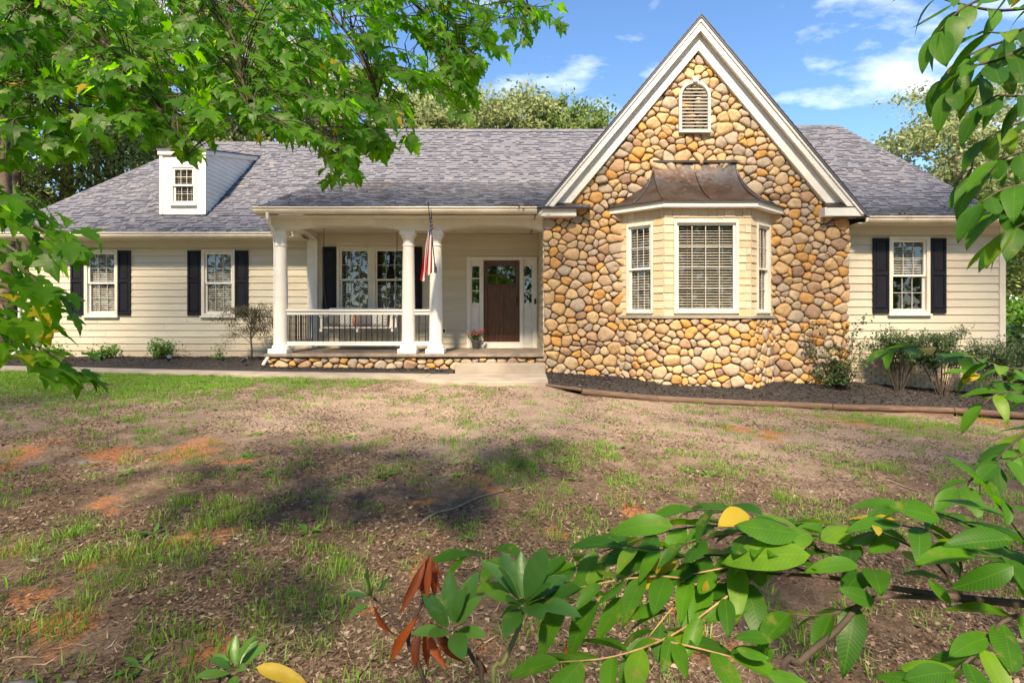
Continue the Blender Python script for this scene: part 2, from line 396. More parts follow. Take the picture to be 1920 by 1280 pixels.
def mat_ground():
    t = NT('bare_soil_lawn')
    a = t.node('ShaderNodeVertexColor'); a.layer_name = 'soil'
    sep = t.node('ShaderNodeSeparateColor'); t.link(a.outputs['Color'], sep.inputs[0])
    n1 = t.noise(1.6, 8, 0.68); n2 = t.noise(9, 9, 0.72); n3 = t.noise(45, 6, 0.7)
    c = t.ramp(n2, [(0.28, (0.11, 0.072, 0.047)), (0.47, (0.215, 0.145, 0.095)), (0.62, (0.31, 0.225, 0.155)), (0.8, (0.43, 0.345, 0.26))])
    c = t.mix(t.math('MULTIPLY', sep.outputs['Green'], 0.66), c, (0.50, 0.405, 0.32))          # dry pale soil patches, and a paler tone with distance
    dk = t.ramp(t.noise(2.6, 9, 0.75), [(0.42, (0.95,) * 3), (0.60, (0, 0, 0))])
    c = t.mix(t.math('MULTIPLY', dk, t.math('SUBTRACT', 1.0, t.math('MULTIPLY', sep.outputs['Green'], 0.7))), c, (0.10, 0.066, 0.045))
    cl = t.math('ADD', t.math('MULTIPLY', sep.outputs['Red'], 0.75), t.math('MULTIPLY', t.math('SUBTRACT', t.noise(6, 9, 0.75), 0.5), 2.6))
    clm = t.ramp(t.math('MULTIPLY', cl, t.math('MULTIPLY', sep.outputs['Red'], 3.0, True)), [(0.18, (0, 0, 0)), (0.6, (0.85,) * 3)])
    c = t.mix(clm, c, t.ramp(n3, [(0.3, (0.36, 0.135, 0.045)), (0.7, (0.52, 0.23, 0.09))]))     # orange clay
    gm = t.math('ADD', t.math('MULTIPLY', sep.outputs['Blue'], 0.9), t.math('MULTIPLY', t.math('SUBTRACT', n1, 0.5), 0.9))
    c = t.mix(t.ramp(gm, [(0.35, (0, 0, 0)), (0.9, (0.8,) * 3)]), c, (0.115, 0.155, 0.045))      # moss and low grass
    sp = t.ramp(n3, [(0.38, (0.75,) * 3), (0.48, (0, 0, 0))])
    c = t.mix(sp, c, (0.055, 0.04, 0.03))
    c = t.mix(t.ramp(t.noise(85, 4, 0.7), [(0.60, (0, 0, 0)), (0.70, (0.7,) * 3)]), c, (0.46, 0.38, 0.29))
    h = t.math('ADD', t.math('MULTIPLY', n2, 0.7), t.math('MULTIPLY', n3, 0.45))
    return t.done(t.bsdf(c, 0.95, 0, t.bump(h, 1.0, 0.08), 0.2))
M['ground'] = mat_ground()

def mat_flag():
    t = NT('flag_cloth')
    uv = t.node('ShaderNodeUVMap'); uv.uv_map = 'UVMap'
    sep = t.node('ShaderNodeSeparateXYZ'); t.link(uv.outputs[0], sep.inputs[0])
    u, v = sep.outputs[0], sep.outputs[1]          # u: fly 0..1, v: hoist 0..1 (1 = top)
    st = t.math('MODULO', t.math('FLOOR', t.math('MULTIPLY', v, 13.0)), 2.0)
    c = t.mix(st, (0.42, 0.010, 0.018), (0.66, 0.64, 0.62))
    canton = t.math('MULTIPLY', t.math('LESS_THAN', u, 0.4), t.math('GREATER_THAN', v, 6 / 13.0))
    su = t.math('FRACT', t.math('MULTIPLY', u, 15.0)); sv = t.math('FRACT', t.math('MULTIPLY', t.math('SUBTRACT', v, 6 / 13.0), 11.0))
    du = t.math('SUBTRACT', su, 0.5); dv = t.math('SUBTRACT', sv, 0.5)
    d2 = t.math('ADD', t.math('MULTIPLY', du, du), t.math('MULTIPLY', dv, dv))
    star = t.math('LESS_THAN', d2, 0.045)
    cb = t.mix(star, (0.010, 0.018, 0.09), (0.6, 0.6, 0.6))
    c = t.mix(canton, c, cb)
    bs = t.bsdf(c, 0.8, 0, t.bump(t.noise(300, 2), 0.1, 0.002), 0.2)
    tl = t.node('ShaderNodeBsdfTranslucent'); t.link(c, tl.inputs['Color'])
    mx = t.node('ShaderNodeMixShader'); mx.inputs[0].default_value = 0.15
    t.link(bs, mx.inputs[1]); t.link(tl.outputs[0], mx.inputs[2])
    return t.done(mx.outputs[0])
M['flag'] = mat_flag()

def mat_lattice_pillow():
    t = NT('lattice_pillow')
    g = t.coords('Generated')
    sep = t.node('ShaderNodeSeparateXYZ'); t.link(g, sep.inputs[0])
    a = t.math('ADD', sep.outputs[0], sep.outputs[2]); b = t.math('SUBTRACT', sep.outputs[0], sep.outputs[2])
    la = t.math('LESS_THAN', t.math('ABSOLUTE', t.math('SUBTRACT', t.math('FRACT', t.math('MULTIPLY', a, 5.0)), 0.5)), 0.11)
    lb = t.math('LESS_THAN', t.math('ABSOLUTE', t.math('SUBTRACT', t.math('FRACT', t.math('MULTIPLY', b, 5.0)), 0.5)), 0.11)
    c = t.mix(t.math('MAXIMUM', la, lb), (0.68, 0.66, 0.62), (0.26, 0.26, 0.27))
    return t.done(t.bsdf(c, 0.9))
M['lattice'] = mat_lattice_pillow()

# ------------------------------------------------------------------ terrain
_fx = [-40, -14, -5, 0, 0.6, 1.2, 2.8, 5.8, 9.4, 14, 40]
_fz = [0.5, 0.47, 0.42, 0.36, 0.35, 0.19, 0.04, -0.13, -0.33, -0.5, -0.9]
_nx = [-40, -6, 0, 3, 8, 40]; _nz = [0.25, 0.06, 0.0, -0.04, -0.2, -0.6]
def g0(x, y):
    t = min(max((y - 1.0) / 8.5, 0.0), 1.0); t = t * t * (3 - 2 * t) * 0.6 + t * 0.4
    return float(np.interp(x, _nx, _nz)) * (1 - t) + float(np.interp(x, _fx, _fz)) * t
def gz(x, y):
    z = g0(x, y)
    if -16 < x < 16 and -2 < y < 16:
        z += 0.018 * mnoise.noise(Vector((x * 1.3, y * 1.3, 0))) + 0.010 * mnoise.noise(Vector((x * 4.1, y * 4.1, 3)))
    return z
def on_ground(px_, py_):
    lo, hi = 0.8, 14.0
    for _ in range(40):
        m = 0.5 * (lo + hi)
        if E - g0(PX(px_, m), m) < (py_ - HOR) * m / FPX: hi = m
        else: lo = m
    x = PX(px_, lo); return Vector((x, lo, gz(x, lo)))

CLAY = [(60, 845, 0.30), (215, 850, 0.34), (360, 852, 0.34), (330, 840, 0.3), (20, 870, 0.26), (110, 825, 0.18), (460, 858, 0.25), (370, 832, 0.22), (200, 945, 0.20), (210, 1065, 0.22), (345, 1010, 0.13), (250, 1060, 0.12), (110, 1185, 0.20), (375, 1240, 0.16),
        (15, 1040, 0.16), (825, 922, 0.16), (905, 908, 0.20), (800, 1040, 0.12), (930, 930, 0.12), (1040, 1000, 0.12), (415, 1000, 0.1), (1340, 1225, 0.12), (1300, 1180, 0.08), (1450, 1265, 0.06), (960, 1240, 0.1), (340, 1250, 0.1),
        (1375, 800, 0.35), (1450, 815, 0.35), (1600, 790, 0.45), (1860, 790, 0.5), (1180, 960, 0.12), (640, 1160, 0.06), (700, 1105, 0.06)]
CLAYP = [(on_ground(x, y), r) for x, y, r in CLAY]
GRASSY = [(60, 705, 2.2), (250, 705, 2.0), (400, 715, 1.3), (590, 718, 0.9), (330, 735, 1.0), (150, 745, 1.2), (700, 716, 0.5), (1070, 850, 0.45), (960, 868, 0.3), (1430, 752, 0.7), (1300, 750, 0.5), (1700, 795, 0.9), (1770, 800, 0.7), (1640, 790, 0.6), (1330, 880, 0.3),
          (1590, 870, 0.35), (1690, 880, 0.25), (290, 1050, 0.35), (380, 960, 0.3), (130, 990, 0.25), (90, 1030, 0.25), (440, 960, 0.25), (640, 1050, 0.2), (640, 1110, 0.2), (560, 1180, 0.25), (950, 890, 0.25), (1180, 900, 0.3)]
GRASSP = [(on_ground(x, y), r) for x, y, r in GRASSY]
PALE = [(900, 760, 2.2), (1150, 765, 1.8), (700, 775, 1.5), (1350, 800, 1.6), (1050, 735, 1.2), (1550, 830, 1.2), (550, 790, 1.0), (1450, 870, 0.8), (1750, 850, 1.0), (850, 830, 0.8)]
PALEP = [(on_ground(x, y), r) for x, y, r in PALE]
def blob(x, y, lst, sy=1.0):
    s = 0.0
    for p, r in lst:
        d2 = ((x - p.x) ** 2 + ((y - p.y) * sy) ** 2) / (r * r)
        if d2 < 4: s = max(s, math.exp(-1.2 * d2))
    return s

def axis_coords(lo, hi, step, far_lo, far_hi, g=1.18):
    c = list(np.arange(lo, hi + step * 0.5, step)); s = step
    a = c[0]; left = []
    while a > far_lo: s *= g; a -= s; left.append(a)
    s = step; b = c[-1]; right = []
    while b < far_hi: s *= g; b += s; right.append(b)
    return np.array(left[::-1] + c + right)
gx = axis_coords(-10, 10, 0.085, -400, 400); gy = axis_coords(0.6, 11, 0.075, -150, 700)
gv = np.zeros((len(gy), len(gx), 3), dtype=np.float32); gc = np.zeros((len(gy), len(gx), 4), dtype=np.float32)
for j, y in enumerate(gy):
    for i, x in enumerate(gx):
        gv[j, i] = (x, y, gz(x, y))
        if -14 < x < 14 and 0 < y < 13:
            wx_ = x + 0.22 * mnoise.noise(Vector((x * 2.2, y * 2.2, 31))) + 0.10 * mnoise.noise(Vector((x * 6, y * 6, 33))); wy_ = y + 0.30 * mnoise.noise(Vector((x * 2.2, y * 2.2, 35))) + 0.12 * mnoise.noise(Vector((x * 6, y * 6, 37))) + 0.35 * (x - round(x))
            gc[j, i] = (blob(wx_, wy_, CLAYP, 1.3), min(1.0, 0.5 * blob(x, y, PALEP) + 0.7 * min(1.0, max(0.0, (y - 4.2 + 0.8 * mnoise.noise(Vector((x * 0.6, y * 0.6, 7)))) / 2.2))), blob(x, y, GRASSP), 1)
        else: gc[j, i] = (0, 0.1, 0.6, 1)
nx_, ny_ = len(gx), len(gy)
ii = (np.arange(ny_ - 1)[:, None] * nx_ + np.arange(nx_ - 1)[None, :]).ravel()
g_me = mesh_np('ground', gv.reshape(-1, 3), np.stack([ii, ii + 1, ii + 1 + nx_, ii + nx_], 1), True)
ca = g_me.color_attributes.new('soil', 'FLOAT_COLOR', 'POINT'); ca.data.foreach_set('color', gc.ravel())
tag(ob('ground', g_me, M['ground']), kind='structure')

# ------------------------------------------------------------------ depths of the house (metres from the camera)
DW, DC, DG, DR, DBF = 13.16, 11.3, 11.10, 11.40, 10.46
FLOOR = E - 0.815
house = tag(empty('house', (0, DW, 0.4)), 'cream sided single-storey house with river stone gable, bay window and columned porch', 'house')
HINV = Matrix.Translation((0, -DW, -0.4))
def hp(o):
    """hang a part built in world coordinates under the house"""
    o.parent = house; o.matrix_parent_inverse = HINV; return o
FW = Face((0, DW), (1, 0)); FRW = Face((0, DR), (1, 0)); FG = Face((0, DG), (1, 0)); FC = Face((0, 11.15), (1, 0))

def cut(u0, u1, holes):
    seg = [(u0, u1)]
    for a, b in holes:
        out = []
        for s, e in seg:
            if b <= s or a >= e: out.append((s, e)); continue
            if a > s: out.append((s, a))
            if b < e: out.append((b, e))
        seg = out
    return [(s, e) for s, e in seg if e - s > 0.01]

def wall(F, u0, u1, z0, z1, holes, pitch=0.166, zb=None, mat='siding'):
    """sheathing with window openings, clad board by board"""
    mb = MB()
    us = sorted({u0, u1, *[h[0] for h in holes], *[h[1] for h in holes]}); zs = sorted({z0, z1, *[h[2] for h in holes], *[h[3] for h in holes]})
    for a, b in zip(us, us[1:]):
        for c, d in zip(zs, zs[1:]):
            m, n = (a + b) / 2, (c + d) / 2
            if any(h[0] < m < h[1] and h[2] < n < h[3] for h in holes): continue
            mb.fbox(F, a, b, c, d, -0.14, 0.0)
    w = hp(mb.build('wall', M['trim']))
    z = z0 if zb is None else zb
    while z < z1 - 0.02:
        t = min(z + pitch, z1)
        hs = [(h[0] - 0.002, h[1] + 0.002) for h in holes if h[2] < t - 0.004 and h[3] > z + 0.004]
        segs = []
        for a, b in cut(u0, u1, hs):
            while b - a > 3.7:
                m_ = a + RND.uniform(1.6, 3.5); segs.append((a, m_ - 0.0025)); a = m_ + 0.0025
            segs.append((a, b))
        for a, b in segs:
            q = MB(); j = RND.uniform(-0.002, 0.002)
            q.hexa([F.p(a, z + 0.003 + j, 0.026), F.p(b, z + 0.003 + j, 0.026), F.p(b, z + 0.003, 0.001), F.p(a, z + 0.003, 0.001),
                    F.p(a, t + 0.002, 0.007), F.p(b, t + 0.002, 0.007), F.p(b, t + 0.002, 0.001), F.p(a, t + 0.002, 0.001)])
            q.build('siding_board', M[mat], w)
        z += pitch
    return w

def window(F, u0, u1, z0, z1, cols=3, rows=2, blind=(0.0, 1.0), sashes=2, casing=0.075, sill=True, tilt=0.35, proud=0.05):
    """casing rectangle u0..u1, z0..z1; sash, muntins, panes and blind behind it"""
    c = casing
    mb = MB()
    mb.fbox(F, u0, u0 + c, z0, z1, -0.10, proud); mb.fbox(F, u1 - c, u1, z0, z1, -0.10, proud)
    mb.fbox(F, u0 + c, u1 - c, z1 - c, z1, -0.10, proud - 0.002); mb.fbox(F, u0 + c, u1 - c, z0, z0 + c * 0.8, -0.10, proud - 0.002)
    w = hp(mb.build('window', M['trim'], bevel=0.004))
    if sill:
        s = MB(); s.fbox(F, u0 - 0.02, u1 + 0.02, z0 - 0.045, z0 - 0.001, -0.02, proud + 0.035); s.build('sill', M['white'], w, bevel=0.004)
    iu0, iu1, iz0, iz1 = u0 + c, u1 - c, z0 + c * 0.8, z1 - c
    zones = [(iz0, iz1, 0.0)] if sashes == 1 else [(iz0, (iz0 + iz1) / 2 + 0.02, -0.025), ((iz0 + iz1) / 2 - 0.02, iz1, 0.008)]
    for a, b, d in zones:
        s = MB(); k = 0.042
        s.fbox(F, iu0, iu0 + k, a, b, d - 0.03, d); s.fbox(F, iu1 - k, iu1, a, b, d - 0.03, d)
        s.fbox(F, iu0 + k, iu1 - k, b - k, b, d - 0.03, d - 0.001); s.fbox(F, iu0 + k, iu1 - k, a, a + k, d - 0.03, d - 0.001)
        so = s.build('sash', M['white'], w)
        mu = 0.012
        for i in range(1, cols):
            q = MB(); u = iu0 + k + (iu1 - iu0 - 2 * k) * i / cols; q.fbox(F, u - mu / 2, u + mu / 2, a + k, b - k, d - 0.026, d - 0.010); q.build('muntin', M['muntin'], w)
        for i in range(1, rows):
            q = MB(); z = a + k + (b - a - 2 * k) * i / rows; q.fbox(F, iu0 + k, iu1 - k, z - mu / 2, z + mu / 2, d - 0.0265, d - 0.0105); q.build('muntin', M['muntin'], w)
        q = MB(); q.add([F.p(iu0 + k, a + k, d - 0.028), F.p(iu1 - k, a + k, d - 0.028), F.p(iu1 - k, b - k, d - 0.028), F.p(iu0 + k, b - k, d - 0.028)], [(0, 1, 2, 3)])
        q.build('pane', M['glass'], w)
    if blind:
        za, zb = iz0 + (iz1 - iz0) * blind[0], iz0 + (iz1 - iz0) * blind[1]
        q = MB(); z = zb - 0.03
        while z > za + 0.01:
            dz = 0.027 * math.sin(tilt + RND.uniform(-0.05, 0.05)); dd = 0.027 * math.cos(tilt)
            q.hexa([F.p(iu0 + 0.01, z - dz, -0.085 + dd), F.p(iu1 - 0.01, z - dz, -0.085 + dd), F.p(iu1 - 0.01, z + dz, -0.085 - dd), F.p(iu0 + 0.01, z + dz, -0.085 - dd),
                    F.p(iu0 + 0.01, z - dz + 0.003, -0.085 + dd), F.p(iu1 - 0.01, z - dz + 0.003, -0.085 + dd), F.p(iu1 - 0.01, z + dz + 0.003, -0.085 - dd), F.p(iu0 + 0.01, z + dz + 0.003, -0.085 - dd)])
            z -= 0.054
        b_ = q.build('blind_slats', M['blind'], w); b_['kind'] = 'stuff'
        if sashes == 1 or blind[0] == 0:
            q = MB()
            for f in (0.2, 0.8):
                u = iu0 + (iu1 - iu0) * f; q.fbox(F, u - 0.003, u + 0.003, za, zb, -0.054, -0.051)
            q.build('blind_cord', M['blind'], w)['kind'] = 'stuff'
    return w

def shutter(F, u0, u1, z0, z1):
    k = 0.05; mid = z0 + (z1 - z0) * 0.53
    mb = MB()
    mb.fbox(F, u0, u0 + k, z0, z1, 0.028, 0.06); mb.fbox(F, u1 - k, u1, z0, z1, 0.028, 0.06)
    for a, b in ((z0, z0 + 0.085), (mid - 0.04, mid + 0.04), (z1 - 0.06, z1)): mb.fbox(F, u0 + k, u1 - k, a, b, 0.028, 0.059)
    s = hp(mb.build('shutter', M['shutter'], bevel=0.004))
    for a, b in ((z0 + 0.085, mid - 0.04), (mid + 0.04, z1 - 0.06)):
        q = MB(); q.fbox(F, u0 + k, u1 - k, a, b, 0.029, 0.040); q.fbox(F, u0 + k + 0.02, u1 - k - 0.02, a + 0.025, b - 0.025, 0.040, 0.052)
        q.build('panel', M['shutter'], s, bevel=0.006)

# ---- front wall of the left wing and the porch (one plane)
WB = 0.555
def rect(F_D, x0, x1, y0, y1): return (PX(x0, F_D), PX(x1, F_D), PZ(y1, F_D), PZ(y0, F_D))
winA = rect(DW, 160, 223, 468, 592); winB = rect(DW, 379, 442, 468, 592)
winC = rect(DW, 632, 698.2, 462, 586); winD = rect(DW, 698, 766, 462, 586)
doorU = rect(DW, 875, 1006.5, 482, 653)
XL, XG, XGR, XRR = -12.04, PX(1020, DG), PX(1588, DG), PX(1880, DR)
EAVE_L = 3.40
wl_holes = [winA, winB]
wall(FW, XL, -4.86, WB, 3.26, wl_holes, zb=WB)
wall(FW, -4.86, XG + 0.02, FLOOR + 0.002, 3.60, [(winC[0], winD[1], winC[2], winC[3]), doorU], zb=WB + 0.166)
for w_ in (winA, winB): window(FW, *w_, cols=3, rows=2, tilt=0.85)
window(FW, *winC, cols=3, rows=2, tilt=0.5, sill=True); window(FW, winD[0] + 0.004, *winD[1:], cols=3, rows=2, tilt=0.5, blind=(0.0, 0.42))
for a, b in ((135, 160), (223, 247), (353.5, 379), (442, 467)): shutter(FW, PX(a, DW), PX(b, DW), PZ(591, DW), PZ(470, DW))
for a, b in ((606, 632), (766, 792)): shutter(FW, PX(a, DW), PX(b, DW), PZ(584, DW), PZ(463, DW))
mb = MB(); mb.fbox(FW, XL, -4.86, 3.262, EAVE_L + 0.02, 0.0, 0.035); hp(mb.build('frieze_board', M['siding']))
mb = MB(); mb.fbox(FW, XL - 0.03, XL + 0.09, WB - 0.02, 3.40, 0.0, 0.045); hp(mb.build('corner_board', M['trim'], bevel=0.004))
mb = MB(); mb.fbox(FW, XL, -4.86, 0.2, WB - 0.004, -0.2, -0.02); hp(mb.build('foundation', M['concrete']))
# left end wall and the dark rooms behind the windows
mb = MB(); mb.box(XL, XL + 0.12, DW + 0.001, DW + 7.5, 0.2, 3.5); hp(mb.build('end_wall', M['siding']))
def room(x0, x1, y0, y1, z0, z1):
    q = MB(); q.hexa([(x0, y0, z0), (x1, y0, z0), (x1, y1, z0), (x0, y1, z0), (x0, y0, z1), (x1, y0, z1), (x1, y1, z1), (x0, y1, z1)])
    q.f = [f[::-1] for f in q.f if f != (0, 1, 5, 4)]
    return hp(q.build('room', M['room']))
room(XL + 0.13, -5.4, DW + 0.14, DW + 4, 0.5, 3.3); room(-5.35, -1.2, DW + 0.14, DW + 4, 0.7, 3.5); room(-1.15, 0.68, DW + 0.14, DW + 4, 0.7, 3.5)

# ---- right wing
winE = rect(DR, 1664.7, 1741.5, 444, 588)
wall(FRW, XGR - 0.05, XRR, 0.60, 3.30, [winE], pitch=0.1665, zb=0.60)
window(FRW, *winE, cols=3, rows=2, blind=(0.5, 1.0), tilt=0.9)
shutter(FRW, PX(1634, DR), PX(1664.5, DR), PZ(587, DR), PZ(447, DR)); shutter(FRW, PX(1741.7, DR), PX(1771, DR), PZ(587, DR), PZ(447, DR))
mb = MB(); mb.fbox(FRW, XGR, XRR, 3.302, 3.50, 0.0, 0.035); hp(mb.build('frieze_board', M['siding']))
mb = MB(); mb.fbox(FRW, XRR - 0.10, XRR + 0.03, 0.58, 3.50, 0.0, 0.045); hp(mb.build('corner_board', M['trim'], bevel=0.004))
mb = MB(); mb.box(XRR - 0.12, XRR, DR + 0.001, DR + 9, -0.6, 3.5); hp(mb.build('end_wall', M['siding']))
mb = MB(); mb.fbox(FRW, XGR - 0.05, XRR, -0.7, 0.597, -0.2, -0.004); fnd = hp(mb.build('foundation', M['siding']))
q = MB(); z = -0.6; r_ = 0
while z < 0.59:
    u = XGR - 0.04 - (0.1 if r_ % 2 else 0)
    while u < XRR:
        a, b = max(u, XGR - 0.04), min(u + 0.2, XRR); 
        if b - a > 0.03: q.fbox(FRW, a, b - 0.01, z, min(z + 0.061, 0.595), -0.004, 0.018 + RND.uniform(-0.003, 0.003))
        u += 0.21
    z += 0.071; r_ += 1
q.build('painted_bricks', M['siding'], fnd)['kind'] = 'stuff'
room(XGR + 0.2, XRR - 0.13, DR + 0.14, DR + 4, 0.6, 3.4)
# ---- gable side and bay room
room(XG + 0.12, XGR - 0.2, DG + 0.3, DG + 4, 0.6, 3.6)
FS = Face((XG, DW), (0, -1))          # wall return at the porch end, facing left
mb = MB(); mb.box(XG, XG + 0.12, DG + 0.02, DW - 0.001, 0.2, 3.62); rw = hp(mb.build('return_wall', M['trim']))
z = FLOOR
while z < 3.55:
    q = MB(); t = z + 0.166; F = Face((XG, DW - 0.03), (0, -1)); L = DW - DG - 0.06
    q.hexa([F.p(0, z, 0.024), F.p(L, z, 0.024), F.p(L, z, 0.001), F.p(0, z, 0.001), F.p(0, t, 0.006), F.p(L, t, 0.006), F.p(L, t, 0.001), F.p(0, t, 0.001)])
    q.build('siding_board', M['siding'], rw); z = t

# ---- entry door
dz0, dz1 = PZ(641, DW), PZ(488, DW); du0, du1 = PX(907, DW), PX(974, DW)
mb = MB()
o0, o1, oz0, oz1 = doorU
mb.fbox(FW, o0, o0 + 0.10, oz0, oz1, -0.08, 0.05); mb.fbox(FW, o1 - 0.10, o1, oz0, oz1, -0.08, 0.05)
mb.fbox(FW, o0 + 0.1, o1 - 0.1, dz1 + 0.02, oz1, -0.08, 0.048)
mb.fbox(FW, du0 - 0.09, du0 - 0.005, oz0, dz1 + 0.02, -0.08, 0.04); mb.fbox(FW, du1 + 0.005, du1 + 0.09, oz0, dz1 + 0.02, -0.08, 0.04)
mb.fbox(FW, du0 - 0.005, du1 + 0.005, dz1, dz1 + 0.02, -0.08, 0.02)
mb.fbox(FW, du0 - 0.005, du1 + 0.005, oz0, dz0, -0.08, 0.06)
hp(mb.build('door_frame', M['white'], bevel=0.004))
lx0, lx1, lz0, lz1 = PX(914, DW), PX(967, DW), PZ(533, DW), PZ(498, DW)
mb = MB()
mb.fbox(FW, du0, lx0, dz0 + 0.005, dz1 - 0.004, -0.07, -0.02); mb.fbox(FW, lx1, du1, dz0 + 0.005, dz1 - 0.004, -0.07, -0.02)
mb.fbox(FW, lx0, lx1, lz1, dz1 - 0.004, -0.07, -0.021); mb.fbox(FW, lx0, lx1, lz0 - 0.10, lz0, -0.07, -0.021)
mb.fbox(FW, lx0, lx1, dz0 + 0.005, dz0 + 0.2, -0.07, -0.021)
cxm = (lx0 + lx1) / 2; mb.fbox(FW, cxm - 0.05, cxm + 0.05, dz0 + 0.2, lz0 - 0.10, -0.07, -0.021)
door = hp(mb.build('door', M['door'], bevel=0.005))
for a, b in ((lx0, cxm - 0.05), (cxm + 0.05, lx1)):
    q = MB(); q.fbox(FW, a, b, dz0 + 0.2, lz0 - 0.10, -0.06, -0.036); q.build('panel', M['door'], door)
q = MB(); q.fbox(FW, lx0 - 0.06, lx1 + 0.06, lz0 - 0.055, lz0 - 0.01, -0.02, 0.02); q.build('door_shelf', M['door'], door, bevel=0.005)
for i in range(3):
    for j in range(2):
        a = lx0 + (lx1 - lx0) * i / 3 + 0.012; b = lx0 + (lx1 - lx0) * (i + 1) / 3 - 0.012
        c = lz0 + (lz1 - lz0) * j / 2 + 0.012; d = lz0 + (lz1 - lz0) * (j + 1) / 2 - 0.012
        q = MB(); q.add([FW.p(a, c, -0.04), FW.p(b, c, -0.04), FW.p(b, d, -0.04), FW.p(a, d, -0.04)], [(0, 1, 2, 3)]); q.build('pane', M['glass'], door)
q = MB()
for i in range(4):
    u = lx0 + (lx1 - lx0) * i / 3; q.fbox(FW, u - 0.012, u + 0.012, lz0, lz1, -0.05, -0.022)
for j in range(3):
    z = lz0 + (lz1 - lz0) * j / 2; q.fbox(FW, lx0 + 0.012, lx1 - 0.012, z - 0.012, z + 0.012, -0.05, -0.0225)
q.build('muntin', M['door'], door)
q = MB(); q.fbox(FW, du1 - 0.075, du1 - 0.035, dz0 + 0.88, dz0 + 1.12, -0.02, 0.0); q.tube([FW.p(du1 - 0.055, dz0 + 0.93, 0.0), FW.p(du1 - 0.055, dz0 + 0.96, 0.05), FW.p(du1 - 0.055, dz0 + 1.06, 0.05), FW.p(du1 - 0.055, dz0 + 1.1, 0.0)], 0.009)
q.build('handle', M['brass'], door)
for a, b in ((880, 902), (979.5, 1000)):
    u0, u1 = PX(a, DW), PX(b, DW)
    g0_, g1_ = PX(885 if a < 900 else 982.5, DW), PX(899 if a < 900 else 997, DW); s0, s1 = PZ(568, DW), PZ(499, DW)
    mb = MB(); z0, z1 = oz0, dz1 + 0.02
    if a < 900: u0, u1 = o0 + 0.1, du0 - 0.09
    else: u0, u1 = du1 + 0.09, o1 - 0.1
    g0_, g1_ = max(g0_, u0 + 0.02), min(g1_, u1 - 0.02)
    mb.fbox(FW, u0, g0_, z0, z1, -0.06, -0.01); mb.fbox(FW, g1_, u1, z0, z1, -0.06, -0.01)
    mb.fbox(FW, g0_, g1_, s1, z1, -0.06, -0.011); mb.fbox(FW, g0_, g1_, z0, s0, -0.06, -0.011)
    for j in (1, 2): mb.fbox(FW, g0_, g1_, s0 + (s1 - s0) * j / 3 - 0.012, s0 + (s1 - s0) * j / 3 + 0.012, -0.045, -0.014)
    sl = hp(mb.build('sidelight', M['white']))
    for j in range(3):
        c, d = s0 + (s1 - s0) * j / 3, s0 + (s1 - s0) * (j + 1) / 3
        q = MB(); q.add([FW.p(g0_, c, -0.03), FW.p(g1_, c, -0.03), FW.p(g1_, d, -0.03), FW.p(g0_, d, -0.03)], [(0, 1, 2, 3)]); q.build('pane', M['glass'], sl)
    for c, d in ((z0 + 0.12, z0 + 0.52), (z0 + 0.58, s0 - 0.1)):
        q = MB(); q.fbox(FW, u0 + 0.03, u1 - 0.03, c, d, -0.011, 0.002); q.build('panel', M['white'], sl, bevel=0.01)
q = MB(); q.fbox(FW, PX(1001.5, DW), PX(1005, DW), PZ(570, DW), PZ(560, DW), 0.05, 0.075); hp(q.build('doorbell', M['black'], bevel=0.003))
q = MB(); q.fbox(FW, PX(829, DW), PX(837, DW), PZ(625, DW), PZ(615, DW), 0.02, 0.04); ol = hp(q.build('outlet_cover', M['white'], bevel=0.004))
q = MB(); q.fbox(FW, PX(831, DW), PX(835, DW), PZ(623, DW), PZ(617, DW), 0.04, 0.055); q.build('socket', M['black'], ol)

# ------------------------------------------------------------------ porch
PXL = -5.12
mb = MB(); mb.box(PXL - 0.02, XG + 0.03, 11.04, DW - 0.002, FLOOR - 0.06, FLOOR); hp(mb.build('porch_floor', M['porch_floor'], bevel=0.008))
mb = MB(); mb.box(PXL + 0.05, XG + 0.02, 11.16, DW - 0.01, 0.1, FLOOR - 0.062); pbase = hp(mb.build('porch_foundation', M['mortar']))
BZ0, BZ1 = PZ(432, 11.15), 3.66
colX = [PX(527, DC), PX(766, DC), PX(817.5, DC)]
def column(cx, cy, z0, z1, r=0.142):
    H = z1 - z0
    mb = MB(); prof = [(r * 1.25, 0.10), (r * 1.28, 0.13), (r * 1.22, 0.165), (r * 1.06, 0.175), (r * 1.04, 0.20), (r, 0.23)]
    for i in range(9):
        t = i / 8; prof.append((r * (1 - 0.16 * t ** 1.6), 0.23 + (H - 0.55) * t))
    rt = r * 0.84
    prof += [(rt * 1.10, H - 0.315), (rt * 1.10, H - 0.285), (rt, H - 0.275), (rt, H - 0.16), (rt * 1.22, H - 0.13), (rt * 1.26, H - 0.085)]
    mb.lathe(prof, (cx, cy, z0), 28)
    c = hp(mb.build('column', M['white'], auto=35))
    q = MB(); q.box(cx - r * 1.38, cx + r * 1.38, cy - r * 1.38, cy + r * 1.38, z0 + 0.001, z0 + 0.101); q.build('plinth', M['white'], c, bevel=0.006)
    q = MB(); q.box(cx - rt * 1.35, cx + rt * 1.35, cy - rt * 1.35, cy + rt * 1.35, z1 - 0.086, z1 - 0.001); q.build('cap', M['white'], c, bevel=0.006)
for cx in colX: column(cx, DC, FLOOR, BZ0)
